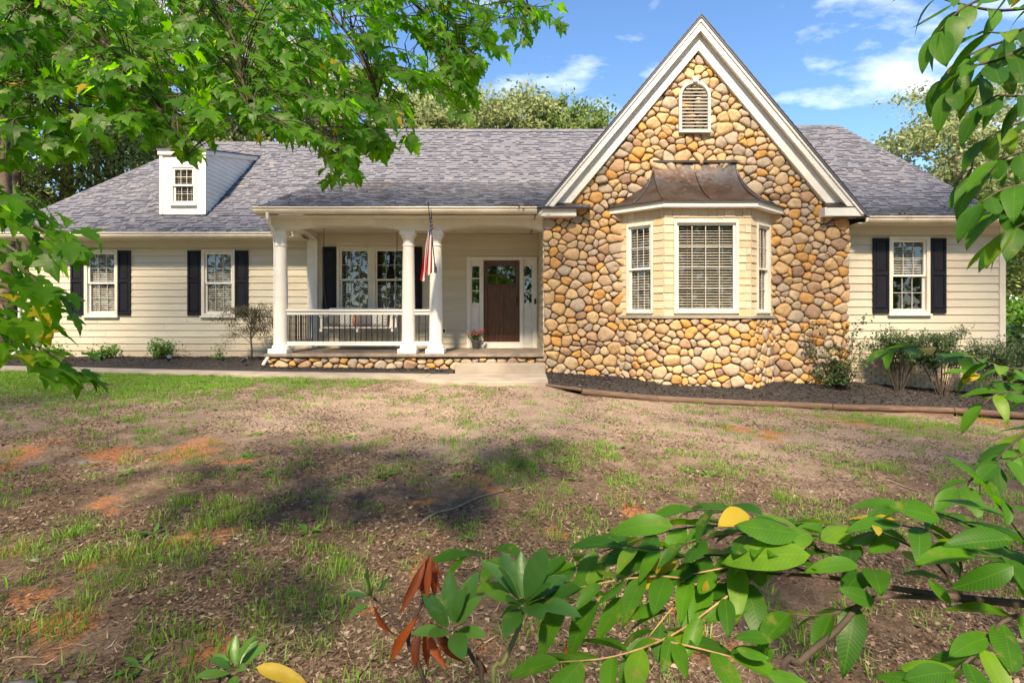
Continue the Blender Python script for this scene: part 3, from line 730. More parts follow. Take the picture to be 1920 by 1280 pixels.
# arched beam
def arch_pts(u0, u1, rise, n=14):
    return [(u0 + (u1 - u0) * i / n, BZ0 + rise * (1 - (2 * i / n - 1) ** 2) ** 0.6 if 0 < i < n else BZ0) for i in range(n + 1)]
b0, b1 = colX[0] - 0.14, XG + 0.02
low = [(b0, BZ0)] + arch_pts(colX[0] + 0.16, colX[1] - 0.14, 0.12) + arch_pts(colX[2] + 0.14, XG - 0.03, 0.12) + [(b1, BZ0)]
mb = MB()
for (ua, za), (ub, zb) in zip(low, low[1:]):
    if ub - ua < 1e-4: continue
    mb.hexa([FC.p(ua, za, 0.0), FC.p(ub, zb, 0.0), FC.p(ub, zb, -0.28), FC.p(ua, za, -0.28), FC.p(ua, BZ1, 0.0), FC.p(ub, BZ1, 0.0), FC.p(ub, BZ1, -0.28), FC.p(ua, BZ1, -0.28)])
hp(mb.build('porch_beam', M['trim']))
mb = MB(); y0, y1 = 11.15 + 0.281, DW - 0.03       # side beam with its own arch
n = 12
for i in range(n):
    ya, yb = y0 + (y1 - y0) * i / n, y0 + (y1 - y0) * (i + 1) / n
    f = lambda t: BZ0 + 0.16 * (1 - (2 * t - 1) ** 2) ** 0.6 if 0 < t < 1 else BZ0
    za, zb = f(i / n), f((i + 1) / n); xa, xb = colX[0] - 0.12, colX[0] + 0.12
    mb.hexa([(xa, ya, za), (xb, ya, za), (xb, yb, zb), (xa, yb, zb), (xa, ya, BZ1 - 0.01), (xb, ya, BZ1 - 0.01), (xb, yb, BZ1 - 0.01), (xa, yb, BZ1 - 0.01)])
hp(mb.build('side_beam', M['trim']))
mb = MB(); mb.fbox(FW, colX[0] - 0.12, colX[0] + 0.13, FLOOR + 0.001, BZ0 + 0.05, 0.001, 0.12); hp(mb.build('pilaster', M['white'], bevel=0.005))
mb = MB(); mb.box(PXL + 0.1, XG + 0.02, 10.86, DW - 0.01, 3.605, 3.63)
cz = hp(mb.build('porch_ceiling', M['trim']))
q = MB()
x = PXL + 0.15
while x < XG: q.box(x, x + 0.012, 11.45, DW - 0.1, 3.600, 3.606); x += 0.1
q.build('ceiling_groove', M['gutter'], cz)['kind'] = 'stuff'
q = MB(); x = PXL + 0.15
while x < XG: q.box(x, x + 0.035, 10.98, 11.10, 3.600, 3.606); x += 0.075
q.build('soffit_vent', M['gutter'], cz)['kind'] = 'stuff'
# railing
def railing(p0, p1, n, skip0=0.0, skip1=0.0):
    p0, p1 = Vector((*p0, 0)), Vector((*p1, 0)); d = (p1 - p0); L = d.length; d.normalize()
    F = Face(p0, d); zt, zb = PZ(580, DC), PZ(648, DC)
    mb = MB(); mb.fbox(F, 0, L, zt - 0.04, zt, -0.05, 0.05); mb.fbox(F, 0, L, zt - 0.115, zt - 0.041, -0.022, 0.022); mb.fbox(F, 0, L, zb, zb + 0.09, -0.025, 0.025)
    r = hp(mb.build('railing', M['white'], bevel=0.005))
    first = None
    for i in range(n):
        u = L * (i + 0.75) / (n + 0.5)
        q = MB(); q.fbox(F, u - 0.0095, u + 0.0095, zb + 0.088, zt - 0.114, -0.0095, 0.0095); q.build('baluster', M['black'], r)
railing((colX[0] + 0.12, DC), (colX[1] - 0.12, DC), 21); railing((colX[1] + 0.12, DC), (colX[2] - 0.12, DC), 2)
railing((colX[0], DW - 0.14), (colX[0], DC + 0.13), 15)
# step and landing
mb = MB(); mb.box(PX(853, 10.7), PX(1023, 10.7), 10.68, 11.06, 0.30, PZ(682, 10.7)); tag(mb.build('concrete_step', M['concrete'], bevel=0.012), 'grey concrete step below the porch floor in front of the entry door', 'step')

# ------------------------------------------------------------------ stone work
def clip_poly(poly, a, b, c):
    """keep a*x + b*y <= c"""
    out = []; n = len(poly)
    for i in range(n):
        p, q = poly[i], poly[(i + 1) % n]; dp, dq = a * p[0] + b * p[1] - c, a * q[0] + b * q[1] - c
        if dp <= 0: out.append(p)
        if dp * dq < 0:
            t = dp / (dp - dq); out.append((p[0] + (q[0] - p[0]) * t, p[1] + (q[1] - p[1]) * t))
    return out
def cells(poly, rmin, rmax, rng, keep=lambda x, z: True, squash=1.18):
    xs = [p[0] for p in poly]; zs = [p[1] for p in poly]
    pts = []
    def inside(x, z):
        n = len(poly)
        return all((poly[(i + 1) % n][0] - poly[i][0]) * (z - poly[i][1]) - (poly[(i + 1) % n][1] - poly[i][1]) * (x - poly[i][0]) >= 0 for i in range(n))
    fails = 0
    while fails < 420:
        r = rmin + (rmax - rmin) * rng.random() ** 1.4
        x, z = rng.uniform(min(xs), max(xs)), rng.uniform(min(zs), max(zs))
        if not inside(x, z) or not keep(x, z): fails += 0.2; continue
        if any(((x - a) / squash) ** 2 + (z - b) ** 2 < (0.62 * (r + s)) ** 2 for a, b, s in pts): fails += 1; continue
        pts.append((x, z, r)); fails = 0 if fails < 300 else fails
    for _ in range(int(len(pts) * 9)):
        x, z, r = rng.uniform(min(xs), max(xs)), rng.uniform(min(zs), max(zs)), rng.uniform(0.035, 0.065)
        if not inside(x, z) or not keep(x, z): continue
        if any(((x - a) / squash) ** 2 + (z - b) ** 2 < (0.80 * (r + s)) ** 2 for a, b, s in pts): continue
        pts.append((x, z, r))
    res = []
    for i, (x, z, r) in enumerate(pts):
        c = list(poly)
        for j, (x2, z2, r2) in enumerate(pts):
            if i == j: continue
            dx, dz = (x2 - x) / squash ** 2, z2 - z
            d2 = (x2 - x) * dx + dz * dz
            if d2 > (3.2 * rmax + r) ** 2: continue
            t = 0.5 + (r * r - r2 * r2) / (2 * d2); t = min(max(t, 0.15), 0.85)
            c = clip_poly(c, dx, dz, dx * (x + (x2 - x) * t) + dz * (z + dz * t))
            if len(c) < 3: break
        m = 2.6 * r * squash                      # keep stones at wall edges compact
        c = clip_poly(clip_poly(clip_poly(clip_poly(c, 1, 0, x + m), -1, 0, -(x - m)), 0, 1, z + m), 0, -1, -(z - m)) if len(c) > 2 else c
        if len(c) >= 3:
            wp = lambda p: (p[0] + 0.045 * mnoise.noise(Vector((p[0] * 4, p[1] * 4, 2))) + 0.02 * mnoise.noise(Vector((p[0] * 11, p[1] * 11, 3))), p[1] + 0.045 * mnoise.noise(Vector((p[0] * 4, p[1] * 4, 5))) + 0.02 * mnoise.noise(Vector((p[0] * 11, p[1] * 11, 7))))
            res.append((x, z, r, [wp(p) for p in c]))
    return res
def outline(c, k=12, gap=0.005):
    for k_ in (0.13, 0.22):
        n = len(c); o = []
        for i in range(n):
            p, q = c[i], c[(i + 1) % n]
            o.append((p[0] * (1 - k_) + q[0] * k_, p[1] * (1 - k_) + q[1] * k_)); o.append((p[0] * k_ + q[0] * (1 - k_), p[1] * k_ + q[1] * (1 - k_)))
        c = o
    cx = sum(p[0] for p in c) / len(c); cz = sum(p[1] for p in c) / len(c)
    seg = [math.hypot(c[(i + 1) % len(c)][0] - c[i][0], c[(i + 1) % len(c)][1] - c[i][1]) for i in range(len(c))]; L = sum(seg)
    pts = []; i = 0; acc = 0.0
    for j in range(k):
        t = L * j / k
        while acc + seg[i] < t and i < len(c) - 1: acc += seg[i]; i += 1
        f = (t - acc) / max(seg[i], 1e-9); p, q = c[i], c[(i + 1) % len(c)]
        pts.append((p[0] + (q[0] - p[0]) * f, p[1] + (q[1] - p[1]) * f))
    out = []
    for x, z in pts:
        d = math.hypot(x - cx, z - cz); s = max(0.3, (d - gap) / max(d, 1e-6)); out.append((cx + (x - cx) * s, cz + (z - cz) * s))
    return out, cx, cz
def area(c): return abs(sum(c[i][0] * c[(i + 1) % len(c)][1] - c[(i + 1) % len(c)][0] * c[i][1] for i in range(len(c)))) / 2
def stone_mesh(c, fmap, rng, depth):
    o, cx, cz = outline(c, 14 if area(c) > 0.03 else 11); n = len(o)
    tx, tz = rng.uniform(-0.14, 0.14), rng.uniform(-0.14, 0.14); dp = depth * rng.uniform(0.75, 1.25)
    vs, fs = [], []
    seed = rng.uniform(0, 100)
    for s, d in ((1.0, -0.015), (0.99, dp * 0.50), (0.88, dp * 0.86), (0.50, dp * 0.98)):
        for x, z in o:
            q = mnoise.noise(Vector((x * 7 + seed, z * 7, seed))) * 0.026 * (d > 0)
            vs.append(fmap(cx + (x - cx) * s, cz + (z - cz) * s, d + ((x - cx) * tx + (z - cz) * tz + q) * (d > 0)))
    vs.append(fmap(cx, cz, dp + mnoise.noise(Vector((seed, 1, 2))) * 0.012))
    for r in range(3):
        for i in range(n): fs.append((r * n + i, r * n + (i + 1) % n, (r + 1) * n + (i + 1) % n, (r + 1) * n + i))
    for i in range(n): fs.append((3 * n + i, 3 * n + (i + 1) % n, 4 * n))
    return vs, fs
stone_rng = random.Random(21)
STONES = []           # (size, verts, faces, which wall)
# gable wall
gA = (PX(1302, DG), 7.14)
poly = [(XG - 0.02, 0.05), (XGR + 0.03, -0.15), (XGR + 0.03, 3.80), gA, (XG - 0.02, 3.80)]
def keep_gable(x, z):
    if 2.50 < x < 5.16 and z < 3.75: return False
    if z < 4.80 and abs(x - 3.83) < float(np.interp(z, [3.8, 4.1, 4.4, 4.8], [1.55, 1.22, 0.96, 0.74])): return False
    if abs(x - 3.79) < 0.20 and 5.55 < z < 6.3: return False
    return True
fm = lambda u, z, d: tuple(FG.p(u, z, d))
for x, z, r, c in cells(poly, 0.082, 0.16, stone_rng, keep_gable):
    if 2.3 < x < 5.36 and 1.2 < z < 3.5 and not (x < 2.5 or x > 5.16): continue
    STONES.append((area(c), *stone_mesh(c, fm, stone_rng, 0.065), 'gable'))
mb = MB(); mb.fprism(FG, [(XG + 0.005, 0.0), (XGR - 0.005, -0.3), (XGR - 0.005, 3.78), (gA[0], 7.12), (XG + 0.005, 3.78)], -0.22, 0.0)
gable_wall = hp(mb.build('stone_wall', M['mortar']))
# bay footprint
BX = 3.83; bayP = [Vector((BX - 1.59, DG)), Vector((BX - 0.85, DBF)), Vector((BX + 0.85, DBF)), Vector((BX + 1.59, DG))]
cum = [0.0]
for a, b in zip(bayP, bayP[1:]): cum.append(cum[-1] + (b - a).length)
def bay_map(u, z, d, off=0.0):
    u = min(max(u, 0.0), cum[-1])
    i = 0 if u < cum[1] else 1 if u < cum[2] else 2
    a, b = bayP[i], bayP[i + 1]; t = (b - a).normalized(); n = Vector((t.y, -t.x))
    for k in (1, 2):                         # normals turn smoothly round the two corners
        s = (u - cum[k]) / 0.10
        if -1 < s < 1:
            t0 = (bayP[k] - bayP[k - 1]).normalized(); t1 = (bayP[k + 1] - bayP[k]).normalized(); w = (s + 1) / 2
            n = (Vector((t0.y, -t0.x)) * (1 - w) + Vector((t1.y, -t1.x)) * w).normalized()
    p = a + t * (u - cum[i]) + n * (d + off)
    return (p.x, p.y, z)
SILL_Z = E - 0.02
for x, z, r, c in cells([(0, -0.05), (cum[-1], -0.05), (cum[-1], SILL_Z - 0.06), (0, SILL_Z - 0.06)], 0.080, 0.155, stone_rng):
    STONES.append((area(c), *stone_mesh(c, bay_map, stone_rng, 0.065), 'bay'))
mb = MB()
for a, b in zip(bayP, bayP[1:]):
    F = Face(a, (b - a)); mb.fbox(F, 0, (b - a).length, -0.3, SILL_Z - 0.05, -0.15, 0.0)
bay_base = hp(mb.build('bay_foundation', M['mortar']))
# porch plinth stones
fp = Face((0, 11.16), (1, 0)); fpm = lambda u, z, d: tuple(fp.p(u, z, d))
for x, z, r, c in cells([(PXL + 0.03, 0.36), (XG + 0.05, 0.30), (XG + 0.05, FLOOR - 0.075), (PXL + 0.03, FLOOR - 0.075)], 0.085, 0.14, stone_rng):
    STONES.append((area(c) * 0.8, *stone_mesh(c, fpm, stone_rng, 0.07), 'porch'))
STONES.sort(key=lambda s: -s[0])
owner = {'gable': gable_wall, 'bay': bay_base, 'porch': pbase}
rest = {k: MB() for k in owner}
for i, (a_, vs_, fs_, k) in enumerate(STONES):
    if i < 300:
        q = MB(); q.add(vs_, fs_); q.build('stone', M['stone'], owner[k], smooth=True)
    else: rest[k].add(vs_, fs_)
for k, q in rest.items():
    if q.v: q.build('small_stones', M['stone'], owner[k], smooth=True)['kind'] = 'stuff'
print('stones', len(STONES))

# ------------------------------------------------------------------ bay window
BTOP = 3.70
bay_faces = [Face(a, b - a) for a, b in zip(bayP, bayP[1:])]
bay_len = [(b - a).length for a, b in zip(bayP, bayP[1:])]
mb = MB()
n = len(bayP)
for i, (a, b) in enumerate(zip(bayP, bayP[1:])):
    F = bay_faces[i]; e0 = 0.05 if i else 0.0; e1 = 0.05 if i < 2 else 0.0
    mb.fbox(F, -0.03 if i else 0.0, bay_len[i] + (0.03 if i < 2 else 0.0), SILL_Z - 0.055, SILL_Z + 0.0 + i * 0.001, -0.05, 0.085)
hp(mb.build('bay_sill', M['concrete'], bevel=0.008))
cw = rect(DBF, 1263, 1384, 413, 578)
bw = [(bay_len[0] * 0.18, bay_len[0] * 0.78, SILL_Z + 0.05, PZ(413, DBF) - 0.02), (cw[0] - bayP[1].x, cw[1] - bayP[1].x, SILL_Z + 0.05, cw[3]), None]
bw[2] = (bay_len[2] - bw[0][1], bay_len[2] - bw[0][0], bw[0][2], bw[0][3])
for i, F in enumerate(bay_faces):
    h = bw[i]; L = bay_len[i]
    mb = MB()
    for a, b, c, d in ((0, h[0], SILL_Z, BTOP), (h[1], L, SILL_Z, BTOP), (h[0], h[1], SILL_Z, h[2]), (h[0], h[1], h[3], BTOP)):
        mb.fbox(F, a, b, c, d, -0.10, 0.0)
    bwall = hp(mb.build('bay_wall', M['trim']))
    z = SILL_Z + 0.005; row = 0
    while z < BTOP - 0.03:
        t = min(z + 0.148, BTOP); holes = [(h[0] - 0.002, h[1] + 0.002)] if (h[2] < t - 0.01 and h[3] > z + 0.01) else []
        for a, b in cut(0.0, L, holes):
            u = a
            while u < b - 0.005:
                wd = RND.uniform(0.13, 0.21); e = u + wd
                if b - e < 0.08: e = b
                q = MB(); th = RND.uniform(0.02, 0.032); dz = RND.uniform(-0.006, 0.006)
                q.hexa([F.p(u + 0.003, z + dz, th), F.p(e - 0.003, z + dz, th), F.p(e - 0.003, z + dz, 0.001), F.p(u + 0.003, z + dz, 0.001),
                        F.p(u + 0.003, t + 0.01, th * 0.4), F.p(e - 0.003, t + 0.01, th * 0.4), F.p(e - 0.003, t + 0.01, 0.001), F.p(u + 0.003, t + 0.01, 0.001)])
                q.build('shake', M['shake'], bwall); u = e
        z += 0.148; row += 1
    if i == 1: window(F, *h, cols=4, rows=4, sashes=1, tilt=0.55, casing=0.055, sill=False)
    else: window(F, *h, cols=3, rows=2, sashes=2, tilt=0.55, casing=0.045, sill=False)
# bay cornice and copper roof
def bay_ring(off):
    """footprint pushed outwards by off, ends on the wall"""
    k = math.tan(math.atan2(0.64, 0.74) / 2)
    return [Vector((bayP[0].x - off / math.sin(math.atan2(0.64, 0.74)), DG)), Vector((bayP[1].x - off * k, DBF - off)), Vector((bayP[2].x + off * k, DBF - off)), Vector((bayP[3].x + off / math.sin(math.atan2(0.64, 0.74)), DG))]
inn, outr = bay_ring(0.02), bay_ring(0.17)
mb = MB(); cz0, cz1 = PZ(388, 10.3), PZ(375, 10.3)
for i in range(3):
    a, b, c, d = outr[i], outr[i + 1], inn[i + 1], inn[i]
    mb.hexa([(a.x, a.y, cz0), (b.x, b.y, cz0), (c.x, c.y, cz0), (d.x, d.y, cz0), (a.x, a.y, cz1), (b.x, b.y, cz1), (c.x, c.y, cz1), (d.x, d.y, cz1)])
hp(mb.build('bay_cornice', M['white'], bevel=0.006))
rb = bay_ring(0.20); zt = PZ(306, DG) ; rt = [Vector((PX(1224, DG), DG)), Vector((PX(1224, DG), DG - 0.03)), Vector((PX(1378, DG), DG - 0.03)), Vector((PX(1378, DG), DG))]
NS = 10
def roof_pt(i, f, t):
    """point on facet i, f along it, t up the concave slope"""
    a = rb[i] + (rb[i + 1] - rb[i]) * f; b = rt[i] + (rt[i + 1] - rt[i]) * f
    s = 1 - (1 - t) ** 1.75; p = a + (b - a) * s
    return (p.x, p.y - 0.012, cz1 + 0.004 + (zt - cz1) * (t * 0.35 + 0.65 * t ** 1.25))
mb = MB()
for i in range(3):
    m = 6; vs = [roof_pt(i, f / m, t / NS) for t in range(NS + 1) for f in range(m + 1)]
    mb.add(vs, [(t * (m + 1) + f, t * (m + 1) + f + 1, (t + 1) * (m + 1) + f + 1, (t + 1) * (m + 1) + f) for t in range(NS) for f in range(m)])
copper = hp(mb.build('copper_roof', M['copper'], auto=40))
for i, f in ((0, 0.5), (1, 0.0), (1, 0.5), (2, 0.0), (2, 0.5)):
    q = MB(); q.tube([Vector(roof_pt(i, f, t / NS)) + Vector((0, -0.005, 0.012)) for t in range(NS + 1)], 0.014, 6); q.build('standing_seam', M['copper'], copper, smooth=True)
q = MB(); q.box(rt[0].x - 0.02, rt[3].x + 0.02, DG - 0.09, DG, zt - 0.01, zt + 0.035); q.build('flashing', M['copper'], copper)
q = MB()
for i in range(3):
    a, b, c, d = rb[i], rb[i + 1], bay_ring(0.16)[i + 1], bay_ring(0.16)[i]
    q.hexa([(a.x, a.y - 0.012, cz1 - 0.028), (b.x, b.y - 0.012, cz1 - 0.028), (c.x, c.y, cz1 + 0.002), (d.x, d.y, cz1 + 0.002), (a.x, a.y - 0.012, cz1 + 0.004), (b.x, b.y - 0.012, cz1 + 0.004), (c.x, c.y, cz1 + 0.006), (d.x, d.y, cz1 + 0.006)])
q.build('drip_edge', M['copper'], copper)

# ------------------------------------------------------------------ gable trim, vent, roof edges
DK = 10.85; GX = 3.84; GH = 3.33; GT = 3.67; GA = 7.66
sl = (GA - GT) / GH; cosg = 1 / math.sqrt(1 + sl * sl); singv = 1 / cosg
FK = Face((0, DK), (1, 0))
def slope_band(F, side, top_off, bot_off, d0, d1, x_end, zmin=0.0):
    """band that follows one slope of the gable, offsets measured straight down"""
    a = (GX, GA - top_off); b = (GX, GA - bot_off); e = GH + x_end
    c = (GX + side * e, GA - top_off - sl * e); d = (GX + side * e, GA - bot_off - sl * e)
    pts = clip_poly([a, b, d, c] if side > 0 else [a, c, d, b], 0, -1, -zmin)
    q = MB(); q.fprism(F, pts, d0, d1); return q
for s_ in (-1, 1):
    hp(slope_band(FK, s_, 0.035, 0.28, -0.035, 0.0, 0.0, PZ(405, DK)).build('rake_board', M['white'], bevel=0.005))
    hp(slope_band(FK, s_, 0.036, 0.11, 0.001, 0.028, 0.02, PZ(402, DK)).build('rake_moulding', M['white'], bevel=0.006))
    hp(slope_band(FK, s_, 0.225, 0.255, -(DG - DK) + 0.0, -0.036, 0.0, PZ(388, DK)).build('rake_soffit', M['trim']))
    hp(slope_band(FG, s_, 0.257, 0.62, 0.0, 0.125, -0.02, PZ(388, DK)).build('frieze_board', M['white'], bevel=0.005))
    # roof slope of the gable running back into the main roof
    q = MB(); e = GH + 0.05; y0, y1 = DK - 0.045, 17.0
    tx, tz = GX + s_ * e, GA - sl * e
    vs = [(GX, y0, GA + 0.02), (tx, y0, tz + 0.02), (tx, y0, tz - 0.035), (GX, y0, GA - 0.035), (GX, y1, GA + 0.02), (tx, y1, tz + 0.02), (tx, y1, tz - 0.035), (GX, y1, GA - 0.035)]
    q.add(vs, [(0, 1, 2, 3), (4, 7, 6, 5), (0, 4, 5, 1), (1, 5, 6, 2), (2, 6, 7, 3)] if s_ < 0 else [(0, 3, 2, 1), (4, 5, 6, 7), (0, 1, 5, 4), (1, 2, 6, 5), (2, 3, 7, 6)])
    gr = hp(q.build('gable_roof', M['shingle']))
    # shingle ends along the rake
    q = MB(); L = math.hypot(e, sl * e); k = 0.0
    while k < L - 0.05:
        f0, f1 = k / L, min(k + 0.15, L) / L
        x0, z0_, x1, z1_ = GX + s_ * e * f0, GA - sl * e * f0, GX + s_ * e * f1, GA - sl * e * f1
        q.hexa([(x0, y0 - 0.012, z0_ + 0.02), (x1, y0 - 0.012, z1_ + 0.022), (x1, y0 + 0.5, z1_ + 0.022), (x0, y0 + 0.5, z0_ + 0.02),
                (x0, y0 - 0.012, z0_ + 0.034), (x1, y0 - 0.012, z1_ + 0.052), (x1, y0 + 0.5, z1_ + 0.052), (x0, y0 + 0.5, z0_ + 0.034)])
        k += 0.145
    q.build('edge_shingles', M['shingle'], gr)['kind'] = 'stuff'
    # cornice return with copper top
    xo, xi = GX + s_ * GH, GX + s_ * (GH - 0.80)
    x0, x1 = min(xo, xi), max(xo, xi); z0_, zc = PZ(405, DK), PZ(388.5, DK)
    q = MB(); q.box(x0, x1, DK + 0.0005, DG + 0.12, z0_, zc); rbx = hp(q.build('cornice_return', M['white'], bevel=0.006))
    q = MB(); h2 = 0.25
    xo2 = xo - s_ * 0.12 
    a0, a1 = (min(xo2, xi), max(xo2, xi))
    q.hexa([(x0 + 0.03, DK - 0.012, zc + 0.001), (x1 - 0.03, DK - 0.012, zc + 0.001), (x1 - 0.03, DG + 0.11, zc + 0.001), (x0 + 0.03, DG + 0.11, zc + 0.001),
            (x0 + 0.03, DK - 0.012, zc + 0.012), (x1 - 0.03, DK - 0.012, zc + 0.012), (a1 - (0.2 if s_ > 0 else 0.03), DG + 0.05, zc + h2), (a0 + (0.2 if s_ < 0 else 0.03), DG + 0.05, zc + h2)])
    q.build('copper_cap', M['copper'], rbx)
# gable vent
vx0, vx1, vz0, vzt = PX(1273, DG - 0.1), PX(1332, DG - 0.1), PZ(249, DG - 0.1), PZ(152, DG - 0.1)
vc, vr = (vx0 + vx1) / 2, (vx1 - vx0) / 2; vzs = vzt - vr
def arch_loop(inset, n=16):
    r = vr - inset
    return [(vc - r, vz0 + inset), (vc + r, vz0 + inset)] + [(vc + r * math.cos(math.pi * i / n), vzs + r * math.sin(math.pi * i / n)) for i in range(n + 1)]
mb = MB(); o_, i_ = arch_loop(0.0), arch_loop(0.055); n = len(o_)
vs = [FG.p(u, z, 0.13) for u, z in o_] + [FG.p(u, z, 0.13) for u, z in i_] + [FG.p(u, z, 0.0) for u, z in o_] + [FG.p(u, z, 0.03) for u, z in i_]
fs = []
for k in range(n):
    m = (k + 1) % n
    fs += [(k, m, m + n, k + n), (k, k + 2 * n, m + 2 * n, m), (k + n, m + n, m + 3 * n, k + 3 * n)]
mb.add(vs, fs); M['vent'] = simple('vent_grey', (0.50, 0.50, 0.48), 0.5, 0.06); vent = hp(mb.build('gable_vent', M['vent'], auto=30))
q = MB(); q.fprism(FG, arch_loop(0.056), 0.028, 0.034); q.build('vent_back', M['black'], vent)
nsl = 14
for k in range(nsl):
    z = vz0 + 0.075 + (vzt - vz0 - 0.16) * k / (nsl - 1)
    hw = (vr - 0.057) if z + 0.02 < vzs else math.sqrt(max((vr - 0.057) ** 2 - (z + 0.03 - vzs) ** 2, 0.0004))
    q = MB(); q.hexa([FG.p(vc - hw, z - 0.022, 0.105), FG.p(vc + hw, z - 0.022, 0.105), FG.p(vc + hw, z + 0.016, 0.04), FG.p(vc - hw, z + 0.016, 0.04),
                      FG.p(vc - hw, z - 0.006, 0.11), FG.p(vc + hw, z - 0.006, 0.11), FG.p(vc + hw, z + 0.026, 0.05), FG.p(vc - hw, z + 0.026, 0.05)]); q.build('louver', M['vent'], vent)
q = MB(); q.fprism(FG, [(vc - 0.045, vzt - 0.04), (vc + 0.045, vzt - 0.04), (vc + 0.07, vzt + 0.07), (vc - 0.07, vzt + 0.07)], 0.05, 0.165); q.build('keystone', M['white'], vent, bevel=0.004)

# ------------------------------------------------------------------ roofs, shingle by shingle
def roof(name, quad, expo=0.115, thick=0.03, deck=True, seed=1):
    """quad: eave left, eave right, top right, top left (convex); a deck with overlapping shingles"""
    a, b, c, d = [Vector(p) for p in quad]
    u = (b - a).normalized(); nrm = (b - a).cross(d - a).normalized(); v = nrm.cross(u)
    to2 = lambda p: ((p - a).dot(u), (p - a).dot(v)); back = lambda s, t, h: a + u * s + v * t + nrm * h
    poly = [to2(p) for p in (a, b, c, d)]
    q = MB(); q.hexa([p - nrm * thick for p in (a, b, c, d)] + [p + nrm * 0.0 for p in (a, b, c, d)])
    r = hp(q.build(name, M['shingle']))
    rg = random.Random(seed)
    hi = max(p[1] for p in poly); lo = min(p[0] for p in poly); ri = max(p[0] for p in poly)
    q = MB(); t = -0.015; row = 0
    while t < hi:
        s = lo - rg.uniform(0, 0.3)
        while s < ri:
            w = rg.choice((0.10, 0.13, 0.16, 0.19)); e = s + w
            pl = [(s, t), (e - 0.004, t), (e - 0.004, t + expo + 0.01), (s, t + expo + 0.01)]
            for i in range(4):
                p0, p1 = poly[i], poly[(i + 1) % 4]; nx, ny = p1[1] - p0[1], -(p1[0] - p0[0]); cc = nx * p0[0] + ny * p0[1]
                if i == 0: cc += 0.02 * math.hypot(nx, ny)
                pl = clip_poly(pl, nx, ny, cc) if len(pl) > 2 else pl
            if len(pl) > 2:
                th = rg.choice((0.008, 0.010, 0.026, 0.028)); n_ = len(pl)
                lift = lambda y: th if y < t + 0.02 else 0.005
                vs = [back(x, y, th * (1 - 0.65 * (y - t) / expo)) for x, y in pl] + [back(x, y, 0.0005) for x, y in pl]
                q.add(vs, [tuple(range(n_))] + [(i, i + n_, (i + 1) % n_ + n_, (i + 1) % n_) for i in range(n_)])
            s = e
        t += expo; row += 1
    sh = q.build('shingles', M['shingle'], r); sh['kind'] = 'stuff'
    return r
RD = 16.8
ZL, ZM, ZR = E + 5.41, E + 5.81, E + 5.93
roof('left_roof', [(-12.35, 12.60, 3.53), (-4.9, 12.60, 3.53), (-4.9, RD, ZL), (-9.9, RD, ZL)], seed=2)
zj = 5.17
roof('porch_roof', [(-5.18, 10.78, 3.77), (1.6, 10.78, 3.77), (1.6, 14.42, zj), (-5.18, 14.42, zj)], seed=3)
roof('middle_roof', [(-5.18, 14.36, zj - 0.03), (5.0, 14.36, zj - 0.03), (5.0, RD, ZM), (-5.18, RD, ZM)], seed=4)
roof('right_lower_roof', [(6.6, 10.92, 3.61), (10.78, 10.92, 3.61), (10.74, 12.05, 4.01), (6.6, 12.05, 4.01)], seed=5)
roof('right_roof', [(4.0, 12.03, 4.005), (10.74, 12.03, 4.005), (10.28, RD, ZR), (4.0, RD, ZR)], seed=6)
q = MB()      # rear slopes and ends
q.add([(-9.9, RD, ZL), (-4.9, RD, ZL), (-4.9, RD + 5, 3.4), (-12.3, RD + 5, 3.4)], [(0, 1, 2, 3)])
q.add([(-5.18, RD, ZM - 0.03), (10.28, RD, ZR), (10.75, RD + 5, 3.4), (-5.18, RD + 5, 3.4)], [(0, 1, 2, 3)])
q.add([(-12.35, 12.6, 3.52), (-9.9, RD, ZL - 0.01), (-12.35, RD + 5, 3.4)], [(0, 1, 2)])
q.add([(10.78, 10.95, 3.60), (10.74, 12.05, 4.0), (10.28, RD, ZR - 0.01), (10.75, RD + 5, 3.4)], [(0, 1, 2, 3)])
q.add([(-5.17, 12.6, 3.5), (-5.17, RD, ZM - 0.03), (-5.17, RD, ZL - 0.5)], [(0, 1, 2)])
q.add([(-5.17, 10.8, 3.62), (-5.17, 10.8, 3.75), (-5.17, 14.4, zj - 0.02), (-5.17, 14.4, 4.5)], [(0, 1, 2, 3)])
hp(q.build('rear_roof', M['shingle']))
for x0, x1, z0_, z1_ in ((-9.95, -5.2, ZL, ZL), (-5.2, 3.0, ZM, ZM), (4.6, 10.3, ZR, ZR)):
    q = MB(); n = int((x1 - x0) / 0.3); 
    for i in range(n):
        a, b = x0 + (x1 - x0) * i / n, x0 + (x1 - x0) * (i + 1) / n; za, zb = z0_ + (z1_ - z0_) * i / n, z0_ + (z1_ - z0_) * (i + 1) / n
        q.hexa([(a, RD - 0.13, za - 0.08), (b + 0.03, RD - 0.13, zb - 0.085), (b + 0.03, RD + 0.13, zb - 0.085), (a, RD + 0.13, za - 0.08), (a, RD - 0.012, za + 0.035), (b + 0.03, RD - 0.012, zb + 0.028), (b + 0.03, RD + 0.012, zb + 0.028), (a, RD + 0.012, za + 0.035)])
    rc = hp(q.build('ridge_cap', M['shingle'])); rc['kind'] = 'stuff'
